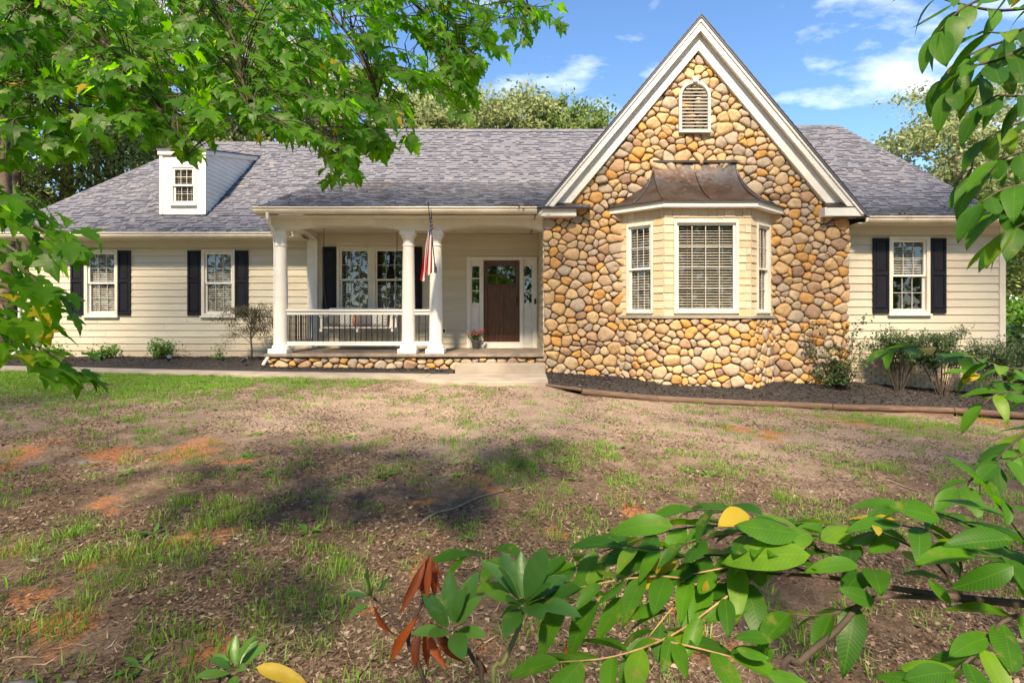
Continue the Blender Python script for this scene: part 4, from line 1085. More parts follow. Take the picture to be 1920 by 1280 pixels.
def hip_caps(p0, p1):
    p0, p1 = Vector(p0), Vector(p1); n = int((p1 - p0).length / 0.22); q = MB()
    d = (p1 - p0).normalized(); sd = d.cross(Vector((0, 0, 1))).normalized(); up = sd.cross(d)
    for i in range(n):
        a = p0 + (p1 - p0) * (i / n); b = p0 + (p1 - p0) * ((i + 1) / n)
        q.hexa([a - sd * 0.10 - up * 0.03, a + sd * 0.10 - up * 0.03, b + sd * 0.10 - up * 0.04, b - sd * 0.10 - up * 0.04, a - sd * 0.03 + up * 0.04, a + sd * 0.03 + up * 0.04, b + sd * 0.03 + up * 0.026, b - sd * 0.03 + up * 0.026])
    rc = hp(q.build('hip_cap', M['shingle'])); rc['kind'] = 'stuff'
hip_caps((-12.35, 12.62, 3.53), (-9.9, RD, ZL)); hip_caps((10.74, 12.05, 4.01), (10.28, RD, ZR)); hip_caps((10.78, 10.95, 3.61), (10.74, 12.05, 4.01))

# gutters, fascia, soffits, downspouts
def gutter(x0, x1, y, z):
    prof = [(y, z), (y - 0.004, z - 0.02), (y + 0.022, z - 0.045), (y + 0.022, z - 0.075), (y + 0.05, z - 0.115), (y + 0.125, z - 0.115), (y + 0.125, z - 0.005), (y + 0.118, z - 0.005), (y + 0.118, z - 0.10), (y + 0.055, z - 0.10), (y + 0.030, z - 0.07), (y + 0.030, z - 0.04), (y + 0.006, z - 0.02), (y + 0.01, z)]
    q = MB(); q.sweep(prof, x0, x1); g = hp(q.build('gutter', M['gutter']))
    q = MB(); q.box(x0, x1, y + 0.127, y + 0.15, z - 0.13, z + 0.01); q.build('fascia', M['gutter'], g)
    return g
gutter(-12.3, -4.95, 12.50, 3.535); gutter(-5.2, 0.50, 10.67, 3.765); gutter(7.25, 10.72, 10.80, 3.60)
q = MB(); q.box(-12.3, -4.95, 12.64, DW, 3.405, 3.42); hp(q.build('soffit', M['trim']))
q = MB(); q.box(7.1, 10.72, 10.94, DR, 3.475, 3.49); hp(q.build('soffit', M['trim']))
q = MB(); q.box(-5.15, -5.0, 10.84, DW, 3.60, 3.74); hp(q.build('porch_end_fascia', M['trim']))
def spout(pts, w=0.032):
    q = MB(); q.tube(pts, w, 8); return hp(q.build('downspout', M['white'], auto=40))
px_ = PX(516, 11.62)
spout([(PX(501, 10.74), 10.74, 3.66), (PX(501, 10.74), 10.76, 3.56), (PX(505, 10.9), 10.95, 3.42), (PX(511, 11.1), 11.30, 3.28), (px_, 11.60, 3.22), (px_, 11.62, 3.1), (px_, 11.62, 1.2), (px_, 11.62, 0.90), (px_ - 0.05, 11.55, 0.78), (px_ - 0.14, 11.42, 0.58), (px_ - 0.15, 11.38, 0.52)], 0.038)
spout([(XL + 0.02, 12.58, 3.45), (XL - 0.03, 12.7, 3.3), (XL - 0.03, DW - 0.09, 3.1), (XL - 0.03, DW - 0.09, 0.75), (XL - 0.12, DW - 0.25, 0.6)])

# ------------------------------------------------------------------ dormer
dX0, dX1, dD = PX(303, 13.2), PX(384, 13.2), 13.2
dz0, dz1 = PZ(393, 13.2) - 0.12, PZ(285, 13.2)
FD = Face((0, dD), (1, 0))
hw = rect(dD, 321, 368, 311, 383)
mb = MB()
for a, b, c, d in ((dX0, hw[0], dz0, dz1), (hw[1], dX1, dz0, dz1), (hw[0], hw[1], dz0, hw[2]), (hw[0], hw[1], hw[3], dz1)): mb.fbox(FD, a, b, c, d, -0.08, 0.0)
dorm = hp(mb.build('dormer', M['white']))
window(FD, *hw, cols=3, rows=2, tilt=0.35, casing=0.05, proud=0.03)
bD, bZ = 15.9, 6.16
mb = MB(); mb.add([(dX1, dD, dz0 - 0.1), (dX1, bD + 0.2, bZ + 0.1), (dX1, dD, dz1), (dX1 - 0.08, dD + 0.01, dz0 - 0.1), (dX1 - 0.08, bD + 0.2, bZ + 0.1), (dX1 - 0.08, dD + 0.01, dz1)], [(0, 1, 2), (5, 4, 3), (0, 3, 4, 1), (1, 4, 5, 2)]); mb.build('cheek', M['white'], dorm); dorm.children[-1].matrix_parent_inverse = Matrix.Identity(4)
mb = MB(); mb.add([(dX0, dD, dz0 - 0.1), (dX0, dD, dz1), (dX0, bD + 0.2, bZ + 0.1)], [(0, 1, 2)]); mb.build('cheek', M['white'], dorm)
slope_top = lambda y: dz1 + (bZ + 0.12 - dz1) * (y - dD) / (bD - dD)
lft = lambda y: 3.53 + (ZL - 3.53) * (y - 12.60) / (RD - 12.60)
z = dz0
while z < bZ + 0.1:
    ya = max(dD + 0.0, dD); yb = 12.60 + (z + 0.0 - 3.53) * (RD - 12.60) / (ZL - 3.53); yb2 = 12.60 + (z + 0.11 - 3.53) * (RD - 12.60) / (ZL - 3.53)
    za0 = dD if z + 0.11 < dz1 else dD + (z + 0.11 - dz1) / ((bZ + 0.12 - dz1) / (bD - dD))
    if yb > za0 + 0.08:
        q = MB(); q.add([(dX1 + 0.018, za0, z), (dX1 + 0.018, yb, z), (dX1 + 0.004, yb2, z + 0.118), (dX1 + 0.004, za0, z + 0.118), (dX1 + 0.001, za0, z), (dX1 + 0.001, yb, z)], [(0, 1, 2, 3), (0, 4, 5, 1)]); q.build('siding_board', M['white'], dorm)
    z += 0.115
for x_ in (dX0, dX1):
    q = MB(); q.fbox(FD, x_ - 0.038, x_ + 0.038, dz0, dz1, 0.001, 0.03); q.build('corner_board', M['white'], dorm)
q = MB(); t0, t1 = dz1 + 0.02, bZ + 0.16
q.hexa([(dX0 - 0.06, dD - 0.06, t0 - 0.10), (dX1 + 0.06, dD - 0.06, t0 - 0.10), (dX1 + 0.06, bD + 0.15, t1 - 0.10), (dX0 - 0.06, bD + 0.15, t1 - 0.10), (dX0 - 0.06, dD - 0.06, t0), (dX1 + 0.06, dD - 0.06, t0), (dX1 + 0.06, bD + 0.15, t1 + 0.03), (dX0 - 0.06, bD + 0.15, t1 + 0.03)])
q.build('eave_trim', M['white'], dorm)
q = MB(); q.hexa([(dX0 - 0.08, dD - 0.08, t0 + 0.001), (dX1 + 0.08, dD - 0.08, t0 + 0.001), (dX1 + 0.08, bD + 0.2, t1 + 0.031), (dX0 - 0.08, bD + 0.2, t1 + 0.031), (dX0 - 0.08, dD - 0.08, t0 + 0.035), (dX1 + 0.08, dD - 0.08, t0 + 0.035), (dX1 + 0.08, bD + 0.2, t1 + 0.07), (dX0 - 0.08, bD + 0.2, t1 + 0.07)])
q.build('dormer_roof', M['shingle'], dorm)
# ------------------------------------------------------------------ beds, walk, edging
def sheet(name, mat, xs, front, back, zf, zb, m=10, rough=0.012, kind='structure'):
    v = []; 
    for x in xs:
        for j in range(m + 1):
            t = j / m; y = front(x) + (back(x) - front(x)) * t; z = zf(x) + (zb(x) - zf(x)) * t
            z += rough * (mnoise.noise(Vector((x * 5, y * 5, 1))) + 0.7 * mnoise.noise(Vector((x * 14, y * 14, 4)))) + 0.03 * math.sin(math.pi * min(t * 1.3, 1.0))* (rough > 0)
            v.append((x, y, z))
    n = len(xs); f = [((i) * (m + 1) + j, (i + 1) * (m + 1) + j, (i + 1) * (m + 1) + j + 1, i * (m + 1) + j + 1) for i in range(n - 1) for j in range(m)]
    return tag(ob(name, mesh_np(name, v, f, True), mat), kind=kind)
lin = lambda xs, ys: (lambda x: float(np.interp(x, xs, ys)))
lb_front = lin([-15, -10, -5, -1.0], [11.95, 11.5, 10.72, 10.62])
lb_zf = lin([-15, -5, -1.0], [0.52, 0.475, 0.42]); 
sheet('mulch_bed', M['mulch'], np.arange(-15, -5.12, 0.06), lb_front, lambda x: DW + 0.02, lb_zf, lambda x: 0.575, 24)
sheet('mulch_bed', M['mulch'], np.arange(-5.18, PX(852, 10.7), 0.05), lambda x: lb_front(x), lambda x: 11.18, lb_zf, lin([-5, -1], [0.52, 0.47]), 12)
mb = MB(); xs = np.arange(-15, PX(851, 10.6), 0.25)
for a, b in zip(xs, xs[1:]):
    ya, yb, za, zb = lb_front(a), lb_front(b), lb_zf(a), lb_zf(b)
    mb.hexa([(a, ya - 0.05, za - 0.12), (b, yb - 0.05, zb - 0.12), (b, yb, zb - 0.12), (a, ya, za - 0.12), (a, ya - 0.045, za + 0.03), (b, yb - 0.045, zb + 0.03), (b, yb - 0.005, zb + 0.03), (a, ya - 0.005, za + 0.03)])
tag(mb.build('bed_edging', M['edging']), 'black edging strip between the walkway and the dark mulch along the house', 'edging')
def slab(mb, xs, front, back, z, th=0.12):
    for a, b in zip(xs, xs[1:]):
        mb.hexa([(a, front(a), z(a) - th), (b, front(b), z(b) - th), (b, back(b), z(b) - th), (a, back(a), z(a) - th), (a, front(a), z(a)), (b, front(b), z(b)), (b, back(b), z(b)), (a, back(a), z(a))])
wz = lin([-16, -5, -1.5, 1], [0.525, 0.468, 0.435, 0.415])
xs = np.arange(-16, -1.4, 0.3); k = 0
mb = MB(); slab(mb, xs, lambda x: lb_front(x) - 0.66, lambda x: lb_front(x) - 0.055, wz); tag(mb.build('walkway', M['concrete']), kind='structure')
mb = MB(); mb.fprism(Face((0, 0), (1, 0)), [(0, 0), (0, 0), (0, 0)], 0, 0) if False else None
pts = [(-1.72, 9.55), (-1.2, 9.38), (0.2, 9.30), (0.64, 9.42), (0.68, 10.66), (-1.18, 10.66), (-1.66, 10.56)]
mb.add([(x, y, 0.428) for x, y in pts] + [(x, y, 0.30) for x, y in pts], [tuple(range(7)), tuple(range(13, 6, -1))] + [(i, i + 7, (i + 1) % 7 + 7, (i + 1) % 7) for i in range(7)])
tag(mb.build('walkway', M['concrete'], bevel=0.01), kind='structure')
# right bed with timber edging
TP = [(1022, 718, 9.42), (1090, 727, 9.47), (1232, 741, 9.58), (1415, 750, 9.66), (1558, 756, 9.70), (1785, 763, 9.76), (1960, 776, 9.82)]
TW = [P(*t) for t in TP] + [Vector((11.5, 9.9, -0.34)), Vector((13.5, 10.1, -0.5))]
tx_, ty_, tz_ = [p.x for p in TW], [p.y for p in TW], [p.z for p in TW]
rb_front = lin(tx_, ty_); rb_z = lin(tx_, tz_)
wb_z = lin([0.6, 2.2, 3.8, 5.5, 7.0, 10.5, 13], [0.43, 0.36, 0.31, 0.28, 0.20, -0.10, -0.35])
sheet('mulch_bed', M['mulch'], np.arange(0.66, 13, 0.06), lambda x: rb_front(x) + 0.03, lambda x: 11.42, lambda x: rb_z(x) - 0.02, wb_z, 26, 0.016)
lab = ['thin end of the timber edging beside the concrete landing', 'edging timber below the left side of the stone gable', 'edging timber below the bay window', 'edging timber below the right edge of the stone wall', 'edging timber in front of the bare-stemmed shrubs', 'last edging timber running out of the picture at the right']
for i in range(6):
    a, b = TW[i].copy(), TW[i + 1].copy(); d = (b - a).normalized()
    r = 0.035 if i == 0 else 0.066
    mb = MB(); n = 6
    pts = []
    for k in range(n + 1):
        p = a.lerp(b, k / n) - d * (0.006 if k == n else 0) + d * (0.006 if k == 0 else 0); p.z -= r * 0.9
        p += Vector((0, RND.uniform(-1, 1) * 0.006, RND.uniform(-1, 1) * 0.004)); pts.append(p)
    mb.tube(pts, [r * RND.uniform(0.92, 1.08) for _ in pts], 10); mb.v = [(x_ + 0.006 * mnoise.noise(Vector((x_ * 9, y_ * 9, z_ * 9))), y_, min(z_, pts[0].z + (pts[-1].z - pts[0].z) * (x_ - pts[0].x) / max(1e-3, pts[-1].x - pts[0].x) + r * 0.78) + 0.008 * mnoise.noise(Vector((x_ * 6, y_ * 20, 3)))) for x_, y_, z_ in mb.v]
    t = mb.build('edging_timber', M['timber'], auto=50)
    if i in (2, 3, 4):
        q = MB(); q.tube([p + Vector((0, 0.012, -r * 1.55)) for p in pts], r * 0.95, 10); q.build('lower_timber', M['timber'], t, auto=50)
    tag(t, lab[i], 'timber', 'timbers edging the mulch bed')

# ------------------------------------------------------------------ leaves as shared meshes
def ellipse_leaf(n=6, width=0.42, fold=0.12, curl=0.25, wave=0.0, tip=0.85):
    """leaf along +Y from 0 to 1, upper side +Z"""
    v = []; f = []
    for i in range(n + 1):
        t = i / n; w = width * 0.5 * (math.sin(math.pi * min(t ** tip, 1.0)) ** 0.8 if 0 < t < 1 else 0.0)
        y = t; z = -curl * t * t
        wv = wave * math.sin(9 * t)
        v += [(-w, y, z + fold * w + wv), (0, y, z), (w, y, z + fold * w - wv)]
    for i in range(n):
        a = i * 3
        f += [(a, a + 1, a + 4, a + 3), (a + 1, a + 2, a + 5, a + 4)]
    return np.array(v), f
def maple_leaf(fold=0.10, curl=0.22):
    h = [(0.02, 0.0), (0.17, -0.09), (0.40, 0.0), (0.30, 0.13), (0.47, 0.20), (0.64, 0.44), (0.44, 0.42), (0.27, 0.42), (0.27, 0.62), (0.16, 0.70), (0.08, 0.88)]
    pts = h + [(0.0, 1.0)] + [(-x, y) for x, y in h[::-1]]
    v = [(0, 0.30, -curl * 0.09)] + [(x, y, fold * abs(x) - curl * y * y) for x, y in pts]
    n = len(pts); f = [(0, i + 1, (i + 1) % n + 1) for i in range(n)]
    return np.array(v), f
def tri(v, f):
    out = []
    for q in f:
        for i in range(1, len(q) - 1): out.append((q[0], q[i], q[i + 1]))
    return v, np.array(out)
def as_mesh(name, vf, mat, smooth=True):
    v, f = tri(*vf); me = mesh_np(name, v, f, smooth); me.materials.append(mat); return me
def leaf_matrix(pos, direc, normal, size, width=1.0):
    y = Vector(direc).normalized(); z = Vector(normal); z = z - y * z.dot(y)
    if z.length < 1e-4: z = y.orthogonal()
    z.normalize(); x = y.cross(z)
    m = Matrix.Identity(4)
    for i in range(3):
        m[i][0] = x[i] * size * width; m[i][1] = y[i] * size; m[i][2] = z[i] * size; m[i][3] = pos[i]
    return m
def merge_leaves(name, proto, mats, mat, parent):
    v, f = tri(*proto); n = len(v)
    A = np.array([[list(r) for r in m] for m in mats]); hv = np.concatenate([v, np.ones((n, 1))], 1)
    V = np.einsum('kij,nj->kni', A, hv)[:, :, :3].reshape(-1, 3)
    F = (f[None] + (np.arange(len(mats)) * n)[:, None, None]).reshape(-1, 3)
    o = ob(name, mesh_np(name, V, F, True), mat, parent); o['kind'] = 'stuff'; return o
def rvec(rng, s=1.0): return Vector((rng.uniform(-s, s), rng.uniform(-s, s), rng.uniform(-s, s)))
def smooth_line(pts, k=4):
    pts = [Vector(p) for p in pts]; out = []
    for i in range(len(pts) - 1):
        p0, p1, p2, p3 = pts[max(i - 1, 0)], pts[i], pts[i + 1], pts[min(i + 2, len(pts) - 1)]
        for j in range(k):
            t = j / k
            out.append(0.5 * ((2 * p1) + (p2 - p0) * t + (2 * p0 - 5 * p1 + 4 * p2 - p3) * t * t + (3 * p1 - p0 - 3 * p2 + p3) * t ** 3))
    out.append(pts[-1]); return out

# ------------------------------------------------------------------ trees
def tree(name, label, base, H, crown, n_clump, n_leaf, leaf, mat, seed, trunk_r=0.25, lean=(0, 0), group=None, bark='bark', spread=0.9, flat=0.6, cat='tree', low=0.25):
    """crown = (cx, cy, cz, rx, ry, rz) relative to the base"""
    rg = np.random.default_rng(seed); rp = random.Random(seed)
    root = empty(name, base)
    tag(root, label, cat, group)
    cx, cy, cz, rx, ry, rz = crown
    mb = MB(); top = cz + rz * 0.55
    tp = [Vector((lean[0] * t + 0.12 * math.sin(3 * t + seed), lean[1] * t, -0.4 + (top + 0.4) * t)) for t in np.linspace(0, 1, 9)]
    mb.tube(tp, [trunk_r * (1.25 if i == 0 else 1.0) * (1 - 0.85 * i / 8) + 0.02 for i in range(9)], 8)
    # clump centres: through the volume, more towards the surface
    cl = []
    while len(cl) < n_clump:
        d = rg.normal(size=3); d /= np.linalg.norm(d); r = rg.uniform(low, 1.0) ** 0.5
        k = 1.0 + 0.22 * mnoise.noise(Vector(d * 1.7) + Vector((seed, 0, 0)))
        p = np.array([cx, cy, cz]) + d * r * k * np.array([rx, ry, rz])
        cl.append(p)
    for p in cl[::max(1, n_clump // 26)]:
        z0 = min(max(p[2] - 0.35 * np.hypot(p[0] - cx, p[1] - cy) - 0.6, cz - rz), top * 0.95); t = (z0 + 0.4) / (top + 0.4)
        a = tp[0].lerp(tp[-1], t); a = Vector((tp[min(8, int(t * 8))].x, tp[min(8, int(t * 8))].y, z0)); b = Vector(p)
        m = a.lerp(b, 0.5) + Vector((0, 0, -0.25)) + rvec(rp, 0.25); r0 = trunk_r * (1 - 0.8 * t) * 0.5
        mb.tube(smooth_line([a, m, b], 3), list(np.linspace(r0 + 0.015, 0.012, 7)), 5)
    mb.build('trunk', M[bark], root, smooth=True)
    per = n_leaf // n_clump; N = per * n_clump
    C = np.repeat(np.array(cl), per, 0); sz = np.repeat(rg.uniform(0.65, 1.35, n_clump), per)[:, None]
    pos = C + rg.normal(size=(N, 3)) * np.array([spread, spread, spread * flat]) * 0.55 * sz
    nrm = rg.normal(size=(N, 3)) * 0.75 + np.array([0, 0, 0.75]); nrm /= np.linalg.norm(nrm, axis=1)[:, None]
    t1 = np.cross(nrm, rg.normal(size=(N, 3))); t1 /= np.linalg.norm(t1, axis=1)[:, None]; t2 = np.cross(nrm, t1)
    L = leaf * rg.uniform(0.6, 1.3, N)[:, None]
    V = np.stack([pos - t1 * L * 0.5, pos + t2 * L * 0.28 - nrm * L * 0.06, pos + t1 * L * 0.5, pos - t2 * L * 0.28 - nrm * L * 0.06], 1).reshape(-1, 3)
    F = np.arange(N * 4).reshape(-1, 4)
    ob('crown', mesh_np('crown', V, F), mat, root)
    return root
GB = 'woods behind the house'
BT = [  # px centre, top row, bottom row, half width px, distance, material, label
    (1800, 150, 430, 150, 27, 'forest_hazy', 'pale green broad tree rising behind the right end of the roof'),
    (1930, 60, 420, 130, 33, 'forest_hazy', 'tall pale tree at the right picture edge behind the broad tree'),
    (1985, 330, 600, 130, 22, 'forest', 'green tree low at the right picture edge beside the end of the house'),
    (800, 178, 330, 95, 34, 'forest_hazy', 'round pale treetop above the ridge nearest the maple leaves'),
    (960, 172, 330, 85, 32, 'forest_hazy', 'pale treetop in the middle above the porch roof ridge'),
    (1075, 192, 330, 75, 33, 'forest', 'green treetop touching the left slope of the stone gable'),
    (845, 108, 300, 60, 42, 'forest_hazy', 'thin high treetop beyond the ridge, under the maple leaf tips'),
    (660, 130, 330, 110, 36, 'forest_hazy', 'pale tree behind the ridge, half covered by hanging maple leaves'),
    (500, 60, 330, 150, 30, 'forest_hazy', 'large pale tree behind the roof right of the dormer'),
    (310, -40, 360, 170, 27, 'forest_hazy', 'tall green tree behind the dormer'),
    (120, -20, 440, 170, 23, 'forest_hazy', 'tall dark green tree behind the left end of the roof'),
    (-90, 60, 520, 150, 19, 'forest', 'tree at the left picture edge beside the house corner'),
    (30, 330, 600, 110, 24, 'forest', 'low dark tree in the gap left of the house'),
    (230, 220, 420, 120, 22, 'forest', 'dark bushy tree directly behind the left roof slope'),
]
for i, (x, yt, yb, hw_, D, mt, lb_) in enumerate(BT):
    zt_, zb_ = PZ(yt, D), PZ(yb, D); rz = (zt_ - zb_) / 2; rx = hw_ * D / FPX
    base = Vector((PX(x, D), D, 0.3))
    vol = rx * rx * rz; ncl = int(min(240, max(90, vol * 0.9)))
    tree('background_tree', lb_, base, zt_, (0, 0, (zt_ + zb_) / 2 - 0.3, rx, min(rx, 4.5), rz), ncl, ncl * 150, 0.0082 * D, M[mt], 40 + i, 0.22 + 0.008 * D, group=GB, bark='bark_pale' if i in (0, 1) else 'bark', spread=0.85, flat=0.55)
# tree trunks and undergrowth in the gap at the left
for i, (x, D, r, lb_) in enumerate([(8, 16.5, 0.28, 'thick dark tree trunk at the left picture edge beside the house'), (36, 19, 0.2, 'thinner dark trunk next to the house corner at far left')]):
    b = Vector((PX(x, D), D, 0.45))
    tree('pine_tree', lb_, b, 14, (0, 0, 11, 2.2, 2.2, 3.2), 50, 2600, 0.3, M['forest'], 90 + i, r)
for i, (x, D, h) in enumerate([(-30, 18, 1.6), (25, 23, 2.4), (1915, 15, 1.5), (1935, 19, 2.4)]):
    b = Vector((PX(x, D), D, 0.35 if x < 900 else -0.5))
    tree('understory_bush', ['leafy bush at the left picture edge below the dark trunks', 'bush behind the dark trunks left of the house', 'dark rounded bush at the right corner of the house', 'bright green bush beyond the right corner of the house'][i], b, h, (0, 0, h * 0.55, 1.3, 1.2, h * 0.55), 40, 4200, 0.17, M['shrub_bright' if i == 3 else 'shrub'], 120 + i, 0.05, spread=0.6, cat='bush')
# a belt of woods all round, unseen rear raised for darker pane reflections
wd = np.random.default_rng(5); N = 110000
th = wd.uniform(-math.pi, math.pi, N); rr = wd.uniform(48, 66, N); hh = np.where(np.cos(th) < 0.2, 27.0, 13.0) + 5 * np.sin(th * 9) + 3 * np.sin(th * 23 + 1)
pos = np.stack([rr * np.sin(th), rr * np.cos(th), -1 + hh * wd.uniform(0, 1, N) ** 0.7], 1)
nrm = wd.normal(size=(N, 3)); nrm /= np.linalg.norm(nrm, axis=1)[:, None]; t1 = np.cross(nrm, wd.normal(size=(N, 3))); t1 /= np.linalg.norm(t1, axis=1)[:, None]; t2 = np.cross(nrm, t1); L = wd.uniform(0.5, 1.2, N)[:, None]
V = np.stack([pos - t1 * L * 0.5, pos + t2 * L * 0.35, pos + t1 * L * 0.5, pos - t2 * L * 0.35], 1).reshape(-1, 3)
tag(ob('woods', mesh_np('woods', V, np.arange(N * 4).reshape(-1, 4)), M['forest']), 'distant wood closing the view all round the house and lawn', 'wood', kind='stuff')

# unseen trees on the camera's side, crowns shaped to place the dappled shade
SH = [(-15.5, -6.0, 22.0, 3.4, 3.6, 28), (-10.5, -6.5, 22.5, 3.4, 3.6, 30), (-5.8, -6.0, 22.2, 3.2, 3.4, 28), (-1.2, -6.5, 22.5, 3.0, 3.2, 20), (4.2, -6.2, 22.5, 3.4, 3.6, 19), (9.0, -6.0, 22.3, 3.6, 3.4, 40)]
for i, (x, y, zc_, r, rz_, nl) in enumerate(SH):
    tree('shade_tree', 'tall bare-trunked shade tree behind the camera, tree %s of the unseen row' % ['one', 'two', 'three', 'four', 'five', 'six'][i], (x, y, 0.0), zc_, (0, 0, zc_, r, 2.6, rz_), 70, 70 * nl, 0.26, M['forest'], 200 + i, 0.24, spread=1.25, flat=0.7, low=0.05)
for i, (x, y, nl) in enumerate([(-7.5, -6.5, 11), (-2.6, -7.0, 9), (2.2, -6.5, 12), (7.0, -7.0, 13)]):
    tree('understory_tree', 'low spreading tree unseen behind the camera, tree %s between the tall trunks' % ['one', 'two', 'three', 'four'][i], (x, y, 0.0), 12, (0, 0, 10.4, 3.2, 2.6, 2.4), 70, 70 * nl, 0.24, M['forest'], 240 + i, 0.14, spread=1.5, flat=0.8, low=0.05)
for i, (x, y, nl) in enumerate([(-8.5, -6.2, 15), (3.2, -6.6, 13), (8.4, -6.4, 15)]):  # added to break up the lawn shade around the maple shadow
    tree('shade_tree', 'mid-height added shade tree, unseen behind the camera, tree %s below the tall crowns' % ['one', 'two', 'three'][i], (x, y, 0.0), 16, (0, 0, 15.4, 3.0, 2.4, 2.2), 40, 40 * nl, 0.26, M['forest'], 260 + i, 0.16, spread=1.0, flat=0.7, low=0.05)

# ------------------------------------------------------------------ maple hanging in from the upper left
mrg = random.Random(33)
maple = tag(empty('maple_tree', (-7.0, -1.6, 0.05)), 'maple tree whose leafy branches hang in from the upper left', 'tree')
MO = Vector(maple.location)
def L_(p): return Vector(p) - MO
mk = [(-450, -420), (1020, -420), (1022, 60), (1000, 88), (960, 25), (905, 45), (905, 112), (868, 165), (882, 192), (800, 182), (740, 232), (748, 282), (700, 255), (655, 318), (600, 300), (580, 262), (520, 220), (490, 240), (440, 195), (400, 225), (380, 270), (345, 275), (300, 245), (230, 225), (190, 260), (150, 245), (100, 275), (60, 250), (0, 290), (-450, 380)]
def in_poly(x, y, pl):
    c = False; j = len(pl) - 1
    for i in range(len(pl)):
        if (pl[i][1] > y) != (pl[j][1] > y) and x < (pl[j][0] - pl[i][0]) * (y - pl[i][1]) / (pl[j][1] - pl[i][1]) + pl[i][0]: c = not c
        j = i
    return c
mains = [
    [(-420, -60, 3.2), (-100, -40, 3.1), (100, 20, 3.0), (230, 110, 2.9), (300, 200, 2.8), (350, 290, 2.7)],
    [(-420, 60, 3.4), (-100, 90, 3.2), (20, 120, 3.1), (130, 190, 3.0), (190, 280, 2.9)],
    [(-300, -260, 3.6), (100, -160, 3.6), (400, -30, 3.6), (520, 80, 3.5), (600, 200, 3.4), (640, 290, 3.3)],
    [(-200, -380, 4.0), (300, -260, 4.0), (650, -90, 3.9), (800, 30, 3.8), (870, 130, 3.7)],
    [(0, -420, 4.2), (450, -330, 4.2), (850, -180, 4.1), (960, -60, 4.0), (1005, 60, 4.0)],
    [(100, -160, 3.6), (330, -40, 3.2), (430, 60, 3.1), (455, 150, 3.0), (470, 215, 3.0)],
    [(400, -30, 3.6), (600, 20, 3.5), (680, 110, 3.5), (720, 220, 3.4)]]
mb = MB(); trunk_pts = [Vector((0, 0, -0.5)), Vector((0.05, 0, 1.2)), Vector((-0.05, 0.1, 3.0)), Vector((0.1, 0.3, 5.0)), Vector((0.2, 0.5, 7.5)), Vector((0.3, 0.6, 9.5))]
mb.tube(trunk_pts, [0.27, 0.21, 0.19, 0.15, 0.09, 0.03], 10); mb.build('trunk', M['bark'], maple, smooth=True)
node_pts = []
for i, m in enumerate(mains):
    pts = smooth_line([P(q[0], q[1], q[2] * 0.72) for q in m], 5)
    if i < 5:
        s = trunk_pts[2 if i < 2 else 3].lerp(trunk_pts[3], 0.3) + MO; pts = smooth_line([s, s.lerp(pts[0], 0.6) + Vector((0, 0, 0.2)), pts[0]], 3)[:-1] + pts
    mb = MB(); mb.tube([L_(p) for p in pts], list(np.linspace(0.026 if i < 5 else 0.010, 0.003, len(pts))), 6); mb.build('branch', M['twig'], maple, smooth=True)
    node_pts += pts[4:]
leaf_m = []; twigs = MB()
def maple_spray(a, direc, n, size, spacing=0.075):
    d = Vector(direc).normalized(); p = Vector(a); line = [p.copy()]
    for k in range(n):
        d = (d + rvec(mrg, 0.22) + Vector((0, 0, -0.10))).normalized(); p = p + d * spacing; line.append(p.copy())
        side = d.cross(Vector((0, 0, 1))).normalized()
        for sgn in (-1, 1) if mrg.random() < 0.75 else (mrg.choice((-1, 1)),):
            ld = (d * 0.6 + side * sgn * mrg.uniform(0.4, 1.1) + Vector((0, 0, -mrg.uniform(0.1, 0.9)))).normalized()
            pet = p + ld * 0.032; twigs.tube([L_(p), L_(pet)], 0.0011, 3, False)
            nr = Vector((mrg.uniform(-0.5, 0.5), mrg.uniform(-0.75, 0.35), 0.9))
            leaf_m.append((leaf_matrix(L_(pet), ld, nr, size * mrg.uniform(0.6, 1.12), mrg.uniform(0.92, 1.12)), (P_px(pet))))
    ld = (d + Vector((0, 0, -0.4))).normalized(); leaf_m.append((leaf_matrix(L_(p), ld, Vector((mrg.uniform(-0.4, 0.4), -0.3, 0.9)), size), P_px(p)))
    twigs.tube([L_(q) for q in line], list(np.linspace(0.0032, 0.0012, len(line))), 4, False)
def P_px(p):
    return (960 + FPX * p.x / p.y, HOR - FPX * (p.z - E) / p.y, p.y)
cnt = 0; tries = 0
while cnt < 800 and tries < 40000:
    tries += 1
    x, y = mrg.uniform(-430, 1020), mrg.uniform(-400, 400)
    if not in_poly(x, y, mk): continue
    if y < -60 and mrg.random() < 0.93: continue
    if x < -60 and mrg.random() < 0.6: continue
    D = mrg.uniform(1.8, 3.1) if x < 700 else mrg.uniform(2.3, 3.1)
    if y > 180: D = mrg.uniform(1.8, 2.4)
    a = P(x, y, D)
    near = min(node_pts, key=lambda q: (q - a).length)
    dr = (a - near) if (a - near).length > 0.12 else Vector((0.7, 0, -0.4))
    dr = dr.normalized() * 0.6 + Vector((0.45, 0, -0.35))
    st = a - dr.normalized() * 0.13
    if (st - near).length > 0.1: twigs.tube([L_(q) for q in smooth_line([near, near.lerp(st, 0.55) + Vector((0, 0, 0.05)), st], 3)], list(np.linspace(0.0024, 0.0016, 7)), 4, False)
    maple_spray(st, dr, mrg.choice((3, 4, 4, 5)), mrg.uniform(0.046, 0.068), 0.046); cnt += 1
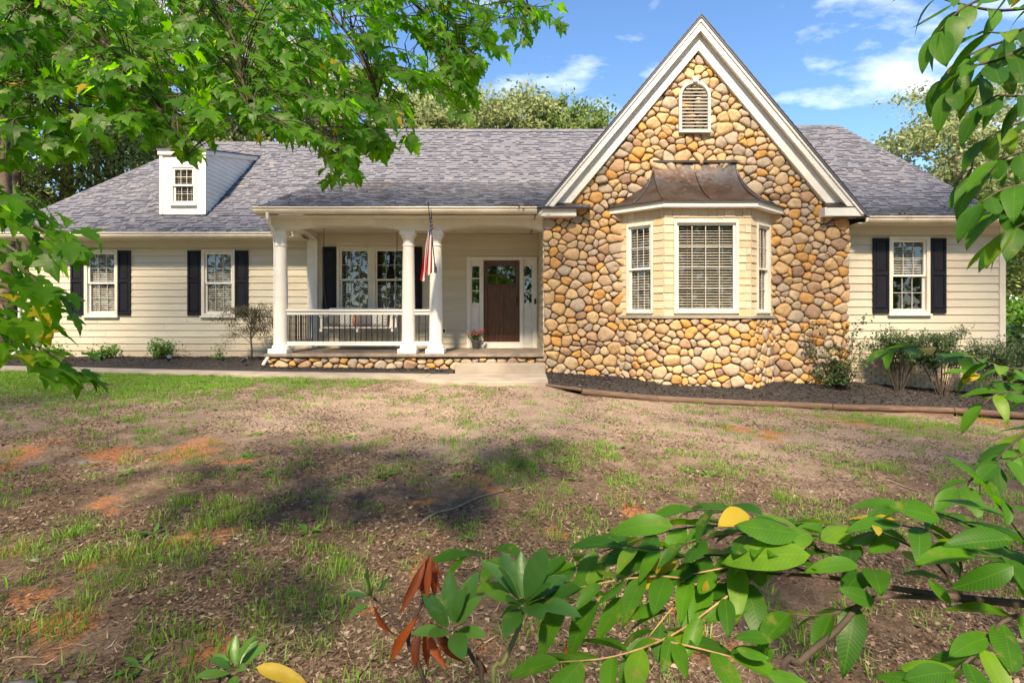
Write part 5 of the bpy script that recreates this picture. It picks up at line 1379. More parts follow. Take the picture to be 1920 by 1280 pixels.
NEAR = [[(-140, 330, 1.5), (0, 380, 1.4), (70, 425, 1.35), (125, 455, 1.3)], [(-140, 420, 1.5), (0, 470, 1.4), (60, 520, 1.35), (95, 560, 1.32)], [(-140, 520, 1.5), (0, 560, 1.42), (70, 590, 1.36)],
        [(-140, 600, 1.5), (0, 620, 1.4), (70, 650, 1.36), (120, 675, 1.3)], [(-140, 300, 1.5), (-40, 350, 1.45), (30, 400, 1.4), (55, 450, 1.4)], [(-140, 470, 1.6), (-30, 520, 1.5), (20, 600, 1.45)]]
s0 = MO + trunk_pts[1].lerp(trunk_pts[2], 0.2); hub = P(-330, 470, 1.75)
mb = MB(); limb = smooth_line([s0, s0.lerp(hub, 0.4) + Vector((0, 0, 0.25)), s0.lerp(hub, 0.75) + Vector((0, 0, 0.2)), hub], 5); mb.tube([L_(p) for p in limb], list(np.linspace(0.04, 0.012, len(limb))), 7); mb.build('branch', M['twig'], maple, smooth=True)
for q in NEAR:
    pts = smooth_line([P(*t) for t in q], 3); mb = MB(); full = smooth_line([hub, hub.lerp(pts[0], 0.5) + rvec(mrg, 0.03), pts[0]], 3)[:-1] + pts
    mb.tube([L_(p) for p in full], list(np.linspace(0.009, 0.002, len(full))), 5); mb.build('branch', M['twig'], maple, smooth=True)
    for k, p in enumerate(pts[1:]):
        d = (pts[min(k + 2, len(pts) - 1)] - pts[k]).normalized()
        for sgn in range(4):
            ld = (d * 0.75 + Vector((0.25, 0, -0.45)) + rvec(mrg, 0.42)).normalized()
            leaf_m.append((leaf_matrix(L_(p + ld * 0.02 + rvec(mrg, 0.045)), ld, Vector((mrg.uniform(-0.4, 0.4), mrg.uniform(-0.2, 0.5), 0.8)), mrg.uniform(0.045, 0.072)), P_px(p)))
twigs.build('twigs', M['twig'], maple)['kind'] = 'stuff'
ml = [as_mesh('maple_leaf_%d' % i, maple_leaf(f, c), M['maple']) for i, (f, c) in enumerate(((0.10, 0.22), (0.25, 0.10), (-0.05, 0.35), (0.18, 0.45)))]
vis = [(m, q) for m, q in leaf_m if -20 < q[0] < 1940 and -20 < q[1] < 1300]; vis.sort(key=lambda t: t[1][2])
picked = set(id(m) for m, q in vis[:300])
for k, (m, q) in enumerate(vis[:300]):
    o = bpy.data.objects.new('leaf', ml[k % 4]); link(o, maple); o.matrix_local = m
rest_m = [m for m, q in leaf_m if id(m) not in picked]
merge_leaves('foliage', maple_leaf(0.12, 0.2), rest_m[0::2], M['maple'], maple); merge_leaves('foliage', maple_leaf(0.22, 0.38), rest_m[1::2], M['maple'], maple)
print('maple leaves', len(leaf_m))

# ------------------------------------------------------------------ broad-leaved saplings at the right
brg = random.Random(5)
beech_me = [as_mesh('beech_leaf_%d' % i, ellipse_leaf(9, w, f, c, wv), M['beech']) for i, (w, f, c, wv) in enumerate(((0.40, 0.35, 0.20, 0.006), (0.46, 0.10, 0.32, 0.004), (0.35, 0.6, 0.12, 0.010), (0.42, 0.25, 0.60, 0.006), (0.45, -0.25, 0.05, 0.008)))]
yellow_me = as_mesh('yellow_leaf', ellipse_leaf(8, 0.48, 0.3, 0.2, 0.01), M['beech_yellow'])
def sapling(label, base, twig_list, leaves, size, droop, name='beech_sapling', sp=0.05, up=0.9):
    root = tag(empty(name, base), label, 'sapling'); O = Vector(base)
    for q in twig_list:
        r0, pts3, nolf = q[0], q[1], (len(q) > 2 and q[2])
        pts = smooth_line([P(*t) if len(t) == 3 else Vector(t[1:]) for t in pts3], 4)
        mb = MB(); mb.tube([p - O for p in pts], list(np.linspace(r0, max(r0 * 0.3, 0.0012), len(pts))), 6); mb.build('branch', M['twig_tan' if r0 < 0.0028 else 'twig'], root, smooth=True)
        if nolf: continue
        acc = 0; sgn = 1
        for a, b in zip(pts, pts[1:]):
            acc += (b - a).length
            if acc > sp:
                acc = 0; sgn = -sgn; d = (b - a).normalized(); side = d.cross(Vector((0, 0, 1))).normalized() * sgn
                ld = (d * brg.uniform(0.4, 0.9) + side * brg.uniform(0.5, 1.0) + Vector((0, 0, -droop * brg.uniform(0.3, 1.4)))).normalized()
                o = bpy.data.objects.new('leaf', brg.choice(beech_me) if brg.random() > 0.015 else yellow_me); link(o, root)
                o.matrix_local = leaf_matrix(b - O, ld, Vector((brg.uniform(-0.4, 0.4), brg.uniform(-0.45, 0.3), up)), size * brg.uniform(0.7, 1.15))
        d = (pts[-1] - pts[-2]).normalized(); o = bpy.data.objects.new('leaf', beech_me[0]); link(o, root)
        o.matrix_local = leaf_matrix(pts[-1] - O, (d + Vector((0, 0, -droop * 0.6))).normalized(), Vector((0, -0.2, up)), size)
    for (x, y, D, px2, py2, D2, nr, kind) in leaves:
        a, b = P(x, y, D), P(px2, py2, D2); o = bpy.data.objects.new('leaf', yellow_me if kind else brg.choice(beech_me)); link(o, root)
        o.matrix_local = leaf_matrix(a - O, b - a, Vector(nr), (b - a).length * 0.64, 0.95)
    return root
# upper right
B1 = Vector((2.5, 1.75, -0.02))
tw = [(0.03, [('w', 2.5, 1.75, -0.4), ('w', 2.45, 1.7, 1.2), ('w', 2.3, 1.6, 2.0), ('w', 2.0, 1.5, 2.6), ('w', 1.8, 1.5, 3.0)], True)]
def off(px1, py1): return (px1, py1)
for r, pl in [(0.006, [(2150, -60, 1.5), (1990, 0, 1.45), (1880, 20, 1.4), (1790, 5, 1.4), (1740, -15, 1.4)]), (0.005, [(2120, 20, 1.5), (1960, 60, 1.4), (1860, 85, 1.35), (1790, 120, 1.35), (1765, 150, 1.35)]), (0.005, [(2100, 60, 1.45), (1960, 100, 1.4), (1890, 120, 1.38), (1830, 150, 1.35)]),
              (0.005, [(2120, 160, 1.4), (1980, 210, 1.35), (1900, 235, 1.3), (1850, 260, 1.3)]), (0.005, [(2120, 260, 1.35), (1980, 280, 1.3), (1890, 305, 1.25), (1830, 330, 1.25)]), (0.005, [(2120, 330, 1.3), (1980, 360, 1.25), (1910, 375, 1.2), (1860, 400, 1.2)]), (0.005, [(2120, 390, 1.3), (1990, 420, 1.25), (1930, 430, 1.2), (1890, 445, 1.2)]),
              (0.005, [(2100, -20, 1.3), (1980, 30, 1.25), (1900, 60, 1.2), (1850, 60, 1.2)]),
              (0.005, [(2100, 30, 1.3), (1960, 70, 1.25), (1880, 110, 1.2), (1810, 130, 1.2), (1780, 170, 1.2)]), (0.005, [(2100, 120, 1.25), (1990, 160, 1.2), (1930, 180, 1.18), (1870, 180, 1.18), (1840, 200, 1.18)]), (0.005, [(2100, 210, 1.25), (1990, 250, 1.2), (1930, 280, 1.18), (1870, 300, 1.18)]),
              (0.005, [(2100, 290, 1.2), (1990, 330, 1.15), (1930, 345, 1.12), (1880, 355, 1.12), (1840, 380, 1.12)]), (0.005, [(2100, 380, 1.2), (1990, 400, 1.15), (1940, 410, 1.12), (1900, 430, 1.12)]), (0.005, [(2100, -90, 1.3), (1950, -40, 1.25), (1860, -10, 1.22), (1800, 20, 1.2), (1760, 60, 1.2)])]:
    tw.append((r, pl))
    tw.append((r * 1.3, [('w', 2.45 - 0.1 * brg.random(), 1.68, 1.5 + (HOR - pl[0][1]) * 0.0018), pl[0]], True))
sapling('sapling with pointed glossy leaves hanging in at the upper right edge', B1, tw, [], 0.095, 0.8, sp=0.019)
# middle right, two thin twigs
B2 = Vector((2.2, 1.35, -0.02))
tw = [(0.014, [('w', 2.2, 1.35, -0.4), ('w', 2.15, 1.35, 0.6), ('w', 2.0, 1.3, 1.3), ('w', 1.85, 1.3, 1.7)], True)]
for r, pl in [(0.003, [(2060, 720, 1.45), (1930, 705, 1.42), (1850, 685, 1.4), (1790, 665, 1.4), (1720, 650, 1.4), (1670, 655, 1.4)]), (0.003, [(2060, 740, 1.4), (1950, 725, 1.35), (1880, 715, 1.3), (1830, 700, 1.3)]), (0.003, [(2060, 690, 1.3), (1960, 690, 1.28), (1890, 690, 1.25), (1830, 670, 1.25)]), (0.003, [(2060, 730, 1.3), (1950, 740, 1.25), (1880, 735, 1.2), (1840, 760, 1.2)]),
              (0.0035, [(2060, 760, 1.2), (1960, 790, 1.15), (1900, 830, 1.1), (1850, 880, 1.08), (1795, 915, 1.05)]), (0.003, [(2060, 800, 1.15), (1970, 820, 1.1), (1920, 850, 1.08), (1870, 870, 1.05)])]:
    tw.append((r, pl)); tw.append((r * 1.6, [('w', 2.05, 1.32, 1.0 + (760 - pl[0][1]) * 0.001), pl[0]], True))
sapling('slender sapling reaching in at the right edge below the roof corner', B2, tw, [], 0.075, 0.35, sp=0.019)
# lower right
B3 = Vector((0.40, 0.82, -0.02))
tw = [(0.008, [('w', 0.40, 0.82, -0.3), ('w', 0.41, 0.83, 0.5), (1465, 1290, 0.86), (1500, 1240, 0.88), (1570, 1180, 0.92), (1640, 1120, 0.95), (1800, 1125, 0.95), (1960, 1135, 0.95), (2080, 1130, 0.95)], True),
      (0.008, [(1960, 1135, 0.95), (1800, 1120, 0.95), (1662, 1100, 0.97), (1540, 1080, 1.0), (1425, 1074, 1.05)], True),
      (0.0026, [(1425, 1074, 1.05), (1330, 1095, 1.05), (1270, 1130, 1.04), (1215, 1195, 1.0)]),
      (0.003, [(1662, 1100, 0.97), (1560, 1040, 1.0), (1450, 1005, 1.05), (1340, 985, 1.1), (1230, 1000, 1.12), (1120, 1035, 1.15), (1010, 1045, 1.2), (880, 1040, 1.2)]),
      (0.003, [(1540, 1080, 1.0), (1440, 1050, 1.08), (1330, 1040, 1.1), (1200, 1050, 1.12), (1080, 1060, 1.15)]),
      (0.003, [(1640, 1120, 0.95), (1560, 1150, 0.95), (1480, 1150, 0.97), (1410, 1130, 1.0)]),
      (0.003, [(1800, 1120, 0.95), (1760, 1060, 0.98), (1680, 1010, 1.0), (1590, 985, 1.02), (1500, 980, 1.05)]),
      (0.003, [(1960, 1135, 0.95), (1920, 1060, 0.95), (1850, 1000, 0.95), (1770, 965, 0.97), (1700, 950, 1.0)]),
      (0.003, [(2000, 1080, 0.9), (1930, 1020, 0.9), (1890, 970, 0.88), (1860, 930, 0.88)]),
      (0.004, [(1960, 1140, 0.9), (1880, 1165, 0.88), (1840, 1215, 0.85), (1780, 1265, 0.8), (1720, 1300, 0.78)]),
      (0.0026, [(1425, 1074, 1.05), (1360, 1120, 1.0), (1260, 1190, 0.98), (1150, 1230, 0.95), (1050, 1240, 0.95)]),
      (0.0026, [(1270, 1130, 1.04), (1180, 1120, 1.05), (1060, 1130, 1.08), (960, 1110, 1.1)]),
      (0.0026, [(1215, 1195, 1.0), (1290, 1210, 0.95), (1370, 1230, 0.92)]),
      (0.003, [(1662, 1100, 0.97), (1600, 1030, 0.98), (1520, 1000, 1.0), (1400, 960, 1.02), (1300, 955, 1.05)]), (0.003, [(1800, 1120, 0.95), (1800, 1050, 0.95), (1760, 1000, 0.95), (1690, 985, 0.95)]),
      (0.003, [(1960, 1135, 0.95), (1960, 1090, 0.9), (1900, 1050, 0.88), (1830, 1040, 0.88)]), (0.003, [(1540, 1080, 1.0), (1480, 1020, 1.0), (1400, 1000, 1.0), (1320, 1010, 1.02), (1240, 1030, 1.05), (1160, 1020, 1.06)]),
      (0.0026, [(1330, 1095, 1.05), (1250, 1080, 1.05), (1170, 1085, 1.05), (1090, 1100, 1.05)]), (0.0026, [(1440, 1050, 1.08), (1380, 1060, 1.05), (1300, 1075, 1.05)])]
lv = [(1762, 972, 0.92, 1630, 925, 0.90, (0, -0.8, 0.6), 0), (1640, 985, 0.95, 1655, 1005, 0.9, (0, -0.5, 0.8), 1), (1888, 985, 0.8, 1880, 898, 0.84, (-0.1, -1, 0.3), 0), (1262, 985, 1.0, 1098, 962, 0.98, (0, -0.6, 0.7), 0), (1520, 1040, 0.92, 1270, 1020, 0.95, (0, -0.5, 0.8), 0),
      (1500, 1000, 0.95, 1310, 970, 0.95, (0, -0.55, 0.8), 0), (1900, 1010, 0.8, 1700, 1020, 0.8, (0, -0.6, 0.8), 0), (1900, 1060, 0.78, 1760, 1130, 0.78, (0.2, -0.8, 0.6), 0), (1740, 1085, 0.85, 1815, 1165, 0.83, (-0.4, -0.8, 0.3), 0), (1610, 1060, 0.9, 1480, 1035, 0.9, (0, -0.5, 0.85), 0), (1640, 1130, 0.92, 1560, 1090, 0.9, (0, -0.9, 0.5), 0),
      (1440, 1265, 0.75, 1560, 1285, 0.75, (0, -0.5, 0.8), 0), (1320, 1110, 1.0, 1330, 1080, 0.98, (0, -1, 0.3), 1), (1850, 1195, 0.85, 1750, 1220, 0.82, (0, -0.3, 0.9), 0), (1790, 1260, 0.8, 1650, 1255, 0.8, (0, -0.4, 0.9), 0), (1450, 1200, 0.9, 1340, 1170, 0.92, (0, -0.4, 0.9), 0), (1380, 1215, 0.9, 1480, 1240, 0.88, (0, -0.3, 0.9), 0)]
sapling('low sapling with broad green leaves on a branch across the lower right', B3, tw, lv, 0.098, 0.16, sp=0.020, up=0.9)

# ------------------------------------------------------------------ rhododendrons at the bottom
rh_me = [as_mesh('rhododendron_leaf_%d' % i, ellipse_leaf(8, w, f, c, 0.0, 1.15), M['rhodo']) for i, (w, f, c) in enumerate(((0.36, 0.35, 0.12), (0.33, 0.5, 0.25), (0.40, 0.2, 0.05)))]
dead_me = as_mesh('dead_leaf', ellipse_leaf(7, 0.15, 1.2, 0.14, 0.02, 1.0), M['dead'])
rrg = random.Random(9)
def rosette(root, O, c, axis, n, size, spread=0.75, list_=None):
    axis = Vector(axis).normalized(); a = axis.orthogonal().normalized(); b = axis.cross(a)
    for k in range(n):
        an = 2.399 * k + rrg.uniform(-0.2, 0.2); tilt = spread * (0.45 + 0.9 * (k / n)) 
        d = axis * math.cos(tilt) + (a * math.cos(an) + b * math.sin(an)) * math.sin(tilt)
        o = bpy.data.objects.new('leaf', rrg.choice(rh_me)); link(o, root); o.matrix_local = leaf_matrix(c + d * 0.012 - O, d, axis + rvec(rrg, 0.15), size * rrg.uniform(0.65, 1.1))
R1 = Vector((-0.03, 0.95, -0.02)); rho = tag(empty('rhododendron', R1), 'rhododendron with two leaf rosettes and drooping dead red-brown leaves at bottom centre', 'shrub')
def stem(root, O, pts, r):
    mb = MB(); mb.tube([Vector(p) - O for p in smooth_line(pts, 4)], list(np.linspace(r, r * 0.6, (len(pts) - 1) * 4 + 1)), 7); mb.build('stem', M['twig'] if r < 0.006 else M['rhodo_stem'], root, smooth=True)
M['rhodo_stem'] = simple('green_stem', (0.13, 0.15, 0.05), 0.7, 0.3, 20)
stem(rho, R1, [(-0.03, 0.95, -0.3), (-0.04, 0.95, 0.5), P(905, 1290, 0.98), P(890, 1240, 1.0), P(862, 1195, 1.0), P(850, 1180, 1.0)], 0.0055)
stem(rho, R1, [(-0.03, 0.95, -0.3), (0.0, 0.95, 0.5), P(925, 1290, 1.0), P(945, 1240, 1.02), P(975, 1170, 1.05), P(980, 1135, 1.05)], 0.0065)
stem(rho, R1, [(-0.03, 0.95, 0.45), P(800, 1290, 1.05), P(765, 1200, 1.1), P(795, 1120, 1.12), P(806, 1040, 1.12)], 0.005)
stem(rho, R1, [P(765, 1200, 1.1), P(735, 1150, 1.12), P(700, 1120, 1.15), P(690, 1100, 1.15)], 0.003)
rosette(rho, R1, P(850, 1180, 1.0), (-0.1, -0.45, 0.85), 12, 0.092, 0.95)
rosette(rho, R1, P(980, 1135, 1.05), (0.05, -0.30, 0.95), 14, 0.105, 0.95)
rosette(rho, R1, P(700, 1120, 1.15), (-0.5, -0.2, 0.6), 6, 0.055, 1.1)
for (x, y, x2, y2) in ((805, 1042, 775, 1118), (808, 1040, 798, 1130), (812, 1045, 815, 1128), (804, 1045, 788, 1140), (815, 1050, 822, 1110), (798, 1050, 752, 1150), (790, 1150, 720, 1250), (800, 1160, 800, 1260), (805, 1160, 855, 1225), (812, 1165, 870, 1255), (800, 1165, 835, 1265), (795, 1165, 775, 1255), (780, 1180, 785, 1280), (700, 1132, 735, 1200), (892, 1225, 915, 1270), (1062, 1205, 1066, 1265), (820, 1050, 826, 1090)):
    D = 1.08 + rrg.uniform(-0.05, 0.05); a, b = P(x, y, D), P(x2, y2, D + rrg.uniform(-0.05, 0.03)); o = bpy.data.objects.new('dead_leaf', dead_me); link(o, rho)
    o.matrix_local = leaf_matrix(a - R1, b - a, Vector((rrg.uniform(-0.8, 0.8), -1, 0.2)), (b - a).length, rrg.uniform(0.9, 1.5))
R2 = Vector((-0.62, 1.15, -0.02)); rh2 = tag(empty('rhododendron', R2), 'small rhododendron rosette with a yellowing leaf at the bottom edge, left of centre', 'shrub')
stem(rh2, R2, [(-0.62, 1.15, -0.3), (-0.60, 1.15, 0.5), P(410, 1290, 1.15), P(435, 1268, 1.15), P(442, 1262, 1.15)], 0.004)
rosette(rh2, R2, P(442, 1260, 1.15), (0.0, -0.35, 0.9), 10, 0.075, 1.0)
o = bpy.data.objects.new('leaf', yellow_me); link(o, rh2); a, b = P(480, 1250, 1.12), P(577, 1276, 1.1); o.matrix_local = leaf_matrix(a - R2, b - a, Vector((0, -0.5, 0.8)), (b - a).length, 0.55)
#PART3
# ------------------------------------------------------------------ planting by the house
def shrub(name, label, base, h, w, n, leaf, mat, seed, stems=6, cat='shrub', group=None, bare=0.25, wide=0.42, upright=0.3, depth=None):
    root = tag(empty(name, base), label, cat, group); rp = random.Random(seed); mats = []; mb = MB(); dp = depth or w
    for s in range(stems):
        a = 2 * math.pi * (s + rp.random() * 0.7) / stems; k = rp.uniform(0.35, 1.0)
        tip = Vector((math.cos(a) * w * 0.5 * k, math.sin(a) * dp * 0.5 * k, h * rp.uniform(0.6, 1.0)))
        mid = Vector((tip.x * 0.55, tip.y * 0.55, h * bare * 1.5)) + rvec(rp, 0.03)
        ln = smooth_line([Vector((math.cos(a) * 0.03, math.sin(a) * 0.03, -0.06)), mid, tip], 5); mb.tube(ln, list(np.linspace(0.011, 0.003, len(ln))), 5)
        nb = 5
        for b in range(nb):
            t = rp.uniform(bare + 0.15, 1.0); p = ln[int(t * (len(ln) - 1))]; q = p + Vector((rp.uniform(-1, 1) * w * 0.24, rp.uniform(-1, 1) * dp * 0.24, rp.uniform(0.0, 0.28) * h))
            q.z = min(q.z, h * rp.uniform(0.9, 1.14)); mb.tube([p, p.lerp(q, 0.5) + rvec(rp, 0.02), q], [0.005, 0.004, 0.002], 4, False)
            for _ in range(n // (stems * nb)):
                c = p.lerp(q, rp.uniform(0.25, 1.1)) + rvec(rp, leaf * 1.7)
                if c.z < h * bare: continue
                d = Vector((rp.uniform(-1, 1), rp.uniform(-1, 1), rp.uniform(-0.4, 0.9) + upright)); mats.append(leaf_matrix(c, d, Vector((rp.uniform(-0.7, 0.7), rp.uniform(-0.9, 0.3), 0.8)), leaf * rp.uniform(0.6, 1.2)))
    mb.build('stem', M['twig'], root, smooth=True)
    f = merge_leaves('foliage', ellipse_leaf(3, wide, 0.25, 0.15), mats, mat, root)
    return root
def bed(px1, D, z): return Vector((PX(px1, D), D, z))
shrub('azalea', 'small green shrub against the siding at the far left, behind the drooping maple leaves', bed(93, 12.75, 0.55), 0.36, 0.5, 420, 0.075, M['shrub_bright'], 1, bare=0.08)
shrub('azalea', 'small green shrub below the leftmost window', bed(200, 12.7, 0.55), 0.34, 0.46, 550, 0.085, M['shrub_bright'], 2, bare=0.08)
shrub('azalea', 'bright green shrub between the two left windows, largest of the small ones', bed(303, 12.7, 0.55), 0.46, 0.58, 1300, 0.07, M['shrub_bright'], 3, stems=9, bare=0.05)
shrub('azalea', 'tiny pale green plant under the weeping little maple', bed(410, 12.6, 0.55), 0.22, 0.3, 120, 0.075, M['shrub_bright'], 4, stems=4, bare=0.05)
shrub('holly', 'dark green leafy shrub at the right corner of the stone gable', bed(1572, 10.75, 0.14), 1.35, 1.05, 1700, 0.075, M['shrub'], 5, stems=8, bare=0.05, wide=0.5)
SB = 'bare-stemmed shrubs below the right window'
shrub('boxwood', 'bare-stemmed shrub with a leafy top, left of the pair under the right window', bed(1685, 10.85, 0.02), 1.25, 1.35, 7000, 0.050, M['shrub'], 6, stems=12, group=SB, bare=0.32, depth=0.8)
shrub('boxwood', 'bare-stemmed shrub with a leafy top, right of the pair under the right window', bed(1765, 10.7, -0.08), 1.32, 1.45, 7000, 0.050, M['shrub'], 7, stems=12, group=SB, bare=0.32, depth=0.8)
shrub('boxwood', 'bare-stemmed shrub behind the sapling twigs at the right corner of the house', bed(1875, 10.7, -0.2), 1.35, 1.5, 6500, 0.050, M['shrub'], 8, stems=12, group=SB, bare=0.3, depth=0.8)
# little weeping maple
wb = bed(471, 12.2, 0.54); root = tag(empty('weeping_maple', wb), 'little weeping maple with feathery brownish leaves left of the porch', 'tree'); rp = random.Random(4); mb = MB(); mats = []
mb.tube([(0, 0, -0.1), (0.01, 0, 0.3), (-0.02, 0, 0.62), (0.0, 0, 0.85)], [0.026, 0.022, 0.018, 0.012], 7)
for k in range(26):
    a = rp.uniform(0, 2 * math.pi); r = rp.uniform(0.25, 1.0); zt = rp.uniform(0.55, 1.2) if k > 5 else rp.uniform(1.1, 1.28)
    tip = Vector((math.cos(a) * r * 0.78 - 0.12, math.sin(a) * r * 0.55, zt - 0.28 * r)); mid = Vector((tip.x * 0.5, tip.y * 0.5, zt + 0.06)); ln = smooth_line([Vector((0, 0, min(0.85, zt * 0.7))), mid, tip], 5)
    mb.tube(ln, list(np.linspace(0.008, 0.002, len(ln))), 4)
    for _ in range(150):
        p = ln[rp.randint(4, len(ln) - 1)] + Vector((rp.gauss(0, 0.09), rp.gauss(0, 0.07), rp.gauss(0, 0.03)))
        mats.append(leaf_matrix(p, Vector((rp.uniform(-1, 1), rp.uniform(-0.6, 0.6), rp.uniform(-0.7, 0.1))), Vector((rp.uniform(-0.5, 0.5), -0.3, 1)), rp.uniform(0.045, 0.085)))
mb.build('trunk', M['bark'], root, smooth=True); merge_leaves('crown', ellipse_leaf(2, 0.22, 0.2, 0.3), mats, M['acer'], root)

# landscape spot lights in the mulch
lt = None
for i, (x, D, lb_) in enumerate(((190, 12.0, 'small dark garden spotlight in the mulch, leftmost of the three'), (317, 11.7, 'small garden spotlight in the mulch in front of the bright green shrub'), (456, 11.35, 'small garden spotlight in the mulch beside the little weeping maple'))):
    b = bed(x, D, 0.50); r_ = tag(empty('garden_light', b, 0.5 * i), lb_, 'lamp', 'garden spotlights along the left bed')
    if lt is None:
        q = MB(); q.tube([(0, 0, -0.08), (0, 0, 0.10)], 0.012, 6); stake = q.build('stake', M['lamp_dark'], r_)
        q = MB(); q.tube([(-0.01, 0.05, 0.10), (0, -0.02, 0.14), (0.01, -0.09, 0.19)], [0.028, 0.04, 0.05], 10); hd = q.build('lamp_head', M['lamp_dark'], r_, auto=40)
        q = MB(); q.tube([(0.0095, -0.086, 0.1875), (0.0105, -0.094, 0.1925)], 0.043, 10); gl = q.build('lens', M['glass'], r_)
        lt = (stake, hd, gl)
    else:
        for c in lt: d = c.copy(); link(d, r_)

# potted flowers by the door
pb = Vector((PX(893, 12.75), 12.75, FLOOR + 0.001)); pot = tag(empty('flower_pot', pb), 'grey pot of red flowers on the porch beside the entry door', 'potted plant')
mb = MB(); mb.lathe([(0.075, 0), (0.085, 0.01), (0.115, 0.17), (0.13, 0.19), (0.13, 0.21), (0.115, 0.21), (0.11, 0.18)], (0, 0, 0), 20); mb.build('pot', M['pot'], pot, auto=40)
q = MB(); q.lathe([(0.01, 0.172), (0.108, 0.176), (0.02, 0.19)], (0, 0, 0), 14); q.build('soil', M['soil'], pot)
rp = random.Random(8); mats = []; fl = []; mb = MB()
for k in range(34):
    a = rp.uniform(0, 6.28); r = rp.uniform(0.02, 0.24); tip = Vector((math.cos(a) * r, math.sin(a) * r * 0.8, 0.20 + rp.uniform(0.06, 0.24))); mb.tube([(math.cos(a) * 0.04, math.sin(a) * 0.04, 0.17), tip * 0.6 + Vector((0, 0, 0.1)), tip], 0.003, 4, False)
    for _ in range(7): mats.append(leaf_matrix(tip * rp.uniform(0.6, 1) + rvec(rp, 0.03) + Vector((0, 0, 0.03)), rvec(rp), Vector((0, -0.4, 1)), rp.uniform(0.04, 0.07)))
    if k < 22: fl.append(tip + Vector((0, -0.01, 0.02)))
mb.build('stem', M['rhodo_stem'], pot); merge_leaves('foliage', ellipse_leaf(3, 0.5, 0.2, 0.2), mats, M['shrub'], pot)
pv = []; 
for k in range(14): pv.append(leaf_matrix(Vector((0, 0, 0)), Vector((math.cos(k * 2.4), math.sin(k * 2.4), 0.2 + 0.06 * k)), Vector((0, 0, 1)), 0.034))
proto = None
for p in fl:
    if proto is None:
        proto = merge_leaves('flower', ellipse_leaf(2, 0.6, 0.3, -0.2), pv, M['flower'], pot); del proto['kind']; proto.location = p; fo = proto
    else: fo = proto.copy(); link(fo, pot); fo.location = p
    s_ = rp.uniform(1.1, 1.9) * (1.0 if p.x > 0 else 0.7); fo.scale = (s_, s_, s_)

# porch swing
sw0, sw1, sy = PX(606, 12.2), PX(741, 12.2), 12.25; sz = 1.31
swg = tag(empty('porch_swing', ((sw0 + sw1) / 2, sy, sz)), 'white slatted porch swing hanging on chains behind the railing', 'swing'); SO = Vector(swg.location); hwid = (sw1 - sw0) / 2
for k in range(6):
    q = MB(); y = -0.24 + k * 0.085; q.box(-hwid, hwid, y, y + 0.07, -0.012 - 0.012 * k * 0.6, 0.012 - 0.012 * k * 0.6); q.build('seat_slat', M['white'], swg, bevel=0.004)
for k in range(15):
    q = MB(); x = -hwid + 0.06 + (2 * hwid - 0.12) * k / 14
    q.hexa([(x - 0.03, 0.25, -0.02), (x + 0.03, 0.25, -0.02), (x + 0.03, 0.27, -0.02), (x - 0.03, 0.27, -0.02), (x - 0.03, 0.36, 0.40), (x + 0.03, 0.36, 0.40), (x + 0.03, 0.38, 0.40), (x - 0.03, 0.38, 0.40)]); q.build('back_slat', M['white'], swg)
q = MB(); q.hexa([(-hwid, 0.345, 0.38), (hwid, 0.345, 0.38), (hwid, 0.40, 0.38), (-hwid, 0.40, 0.38), (-hwid, 0.355, 0.45), (hwid, 0.355, 0.45), (hwid, 0.41, 0.45), (-hwid, 0.41, 0.45)]); q.build('top_rail', M['white'], swg, bevel=0.006)
for s in (-1, 1):
    q = MB(); x = s * (hwid - 0.02); q.box(x - 0.04, x + 0.04, -0.27, 0.32, 0.24, 0.265); q.box(x - 0.02, x + 0.02, -0.24, -0.20, 0.0, 0.24); q.build('armrest', M['white'], swg, bevel=0.005)
    q = MB(); q.hexa([(x - 0.03, -0.26, -0.09), (x + 0.03, -0.26, -0.09), (x + 0.03, 0.3, -0.11), (x - 0.03, 0.3, -0.11), (x - 0.03, -0.26, -0.02), (x + 0.03, -0.26, -0.02), (x + 0.03, 0.3, -0.05), (x - 0.03, 0.3, -0.05)]); q.build('seat_support', M['white'], swg)
    q = MB(); xc = s * (hwid + 0.02)
    top = Vector((xc, 0.05, 3.60 - sz)); jn = Vector((xc, 0.05, 0.95))
    def chain(a, b):
        n = max(2, int((b - a).length / 0.04)); 
        for i in range(n):
            p0, p1 = a.lerp(b, i / n), a.lerp(b, (i + 1.25) / n); o1 = Vector((0.008, 0, 0)) if i % 2 else Vector((0, 0.008, 0))
            q.tube([p0 + o1, p1 + o1], 0.0035, 4, False); q.tube([p0 - o1, p1 - o1], 0.0035, 4, False)
    chain(jn, top); chain(Vector((xc, -0.22, 0.0)), jn); chain(Vector((xc, 0.30, 0.1)), jn)
    q.build('chain', M['chain'], swg)['kind'] = 'stuff'
q = MB(); q.hexa([(-0.03, -0.25, -0.10), (0.03, -0.25, -0.10), (0.03, 0.28, -0.13), (-0.03, 0.28, -0.13), (-0.03, -0.25, -0.02), (0.03, -0.25, -0.02), (0.03, 0.28, -0.06), (-0.03, 0.28, -0.06)]); q.build('seat_support', M['white'], swg)
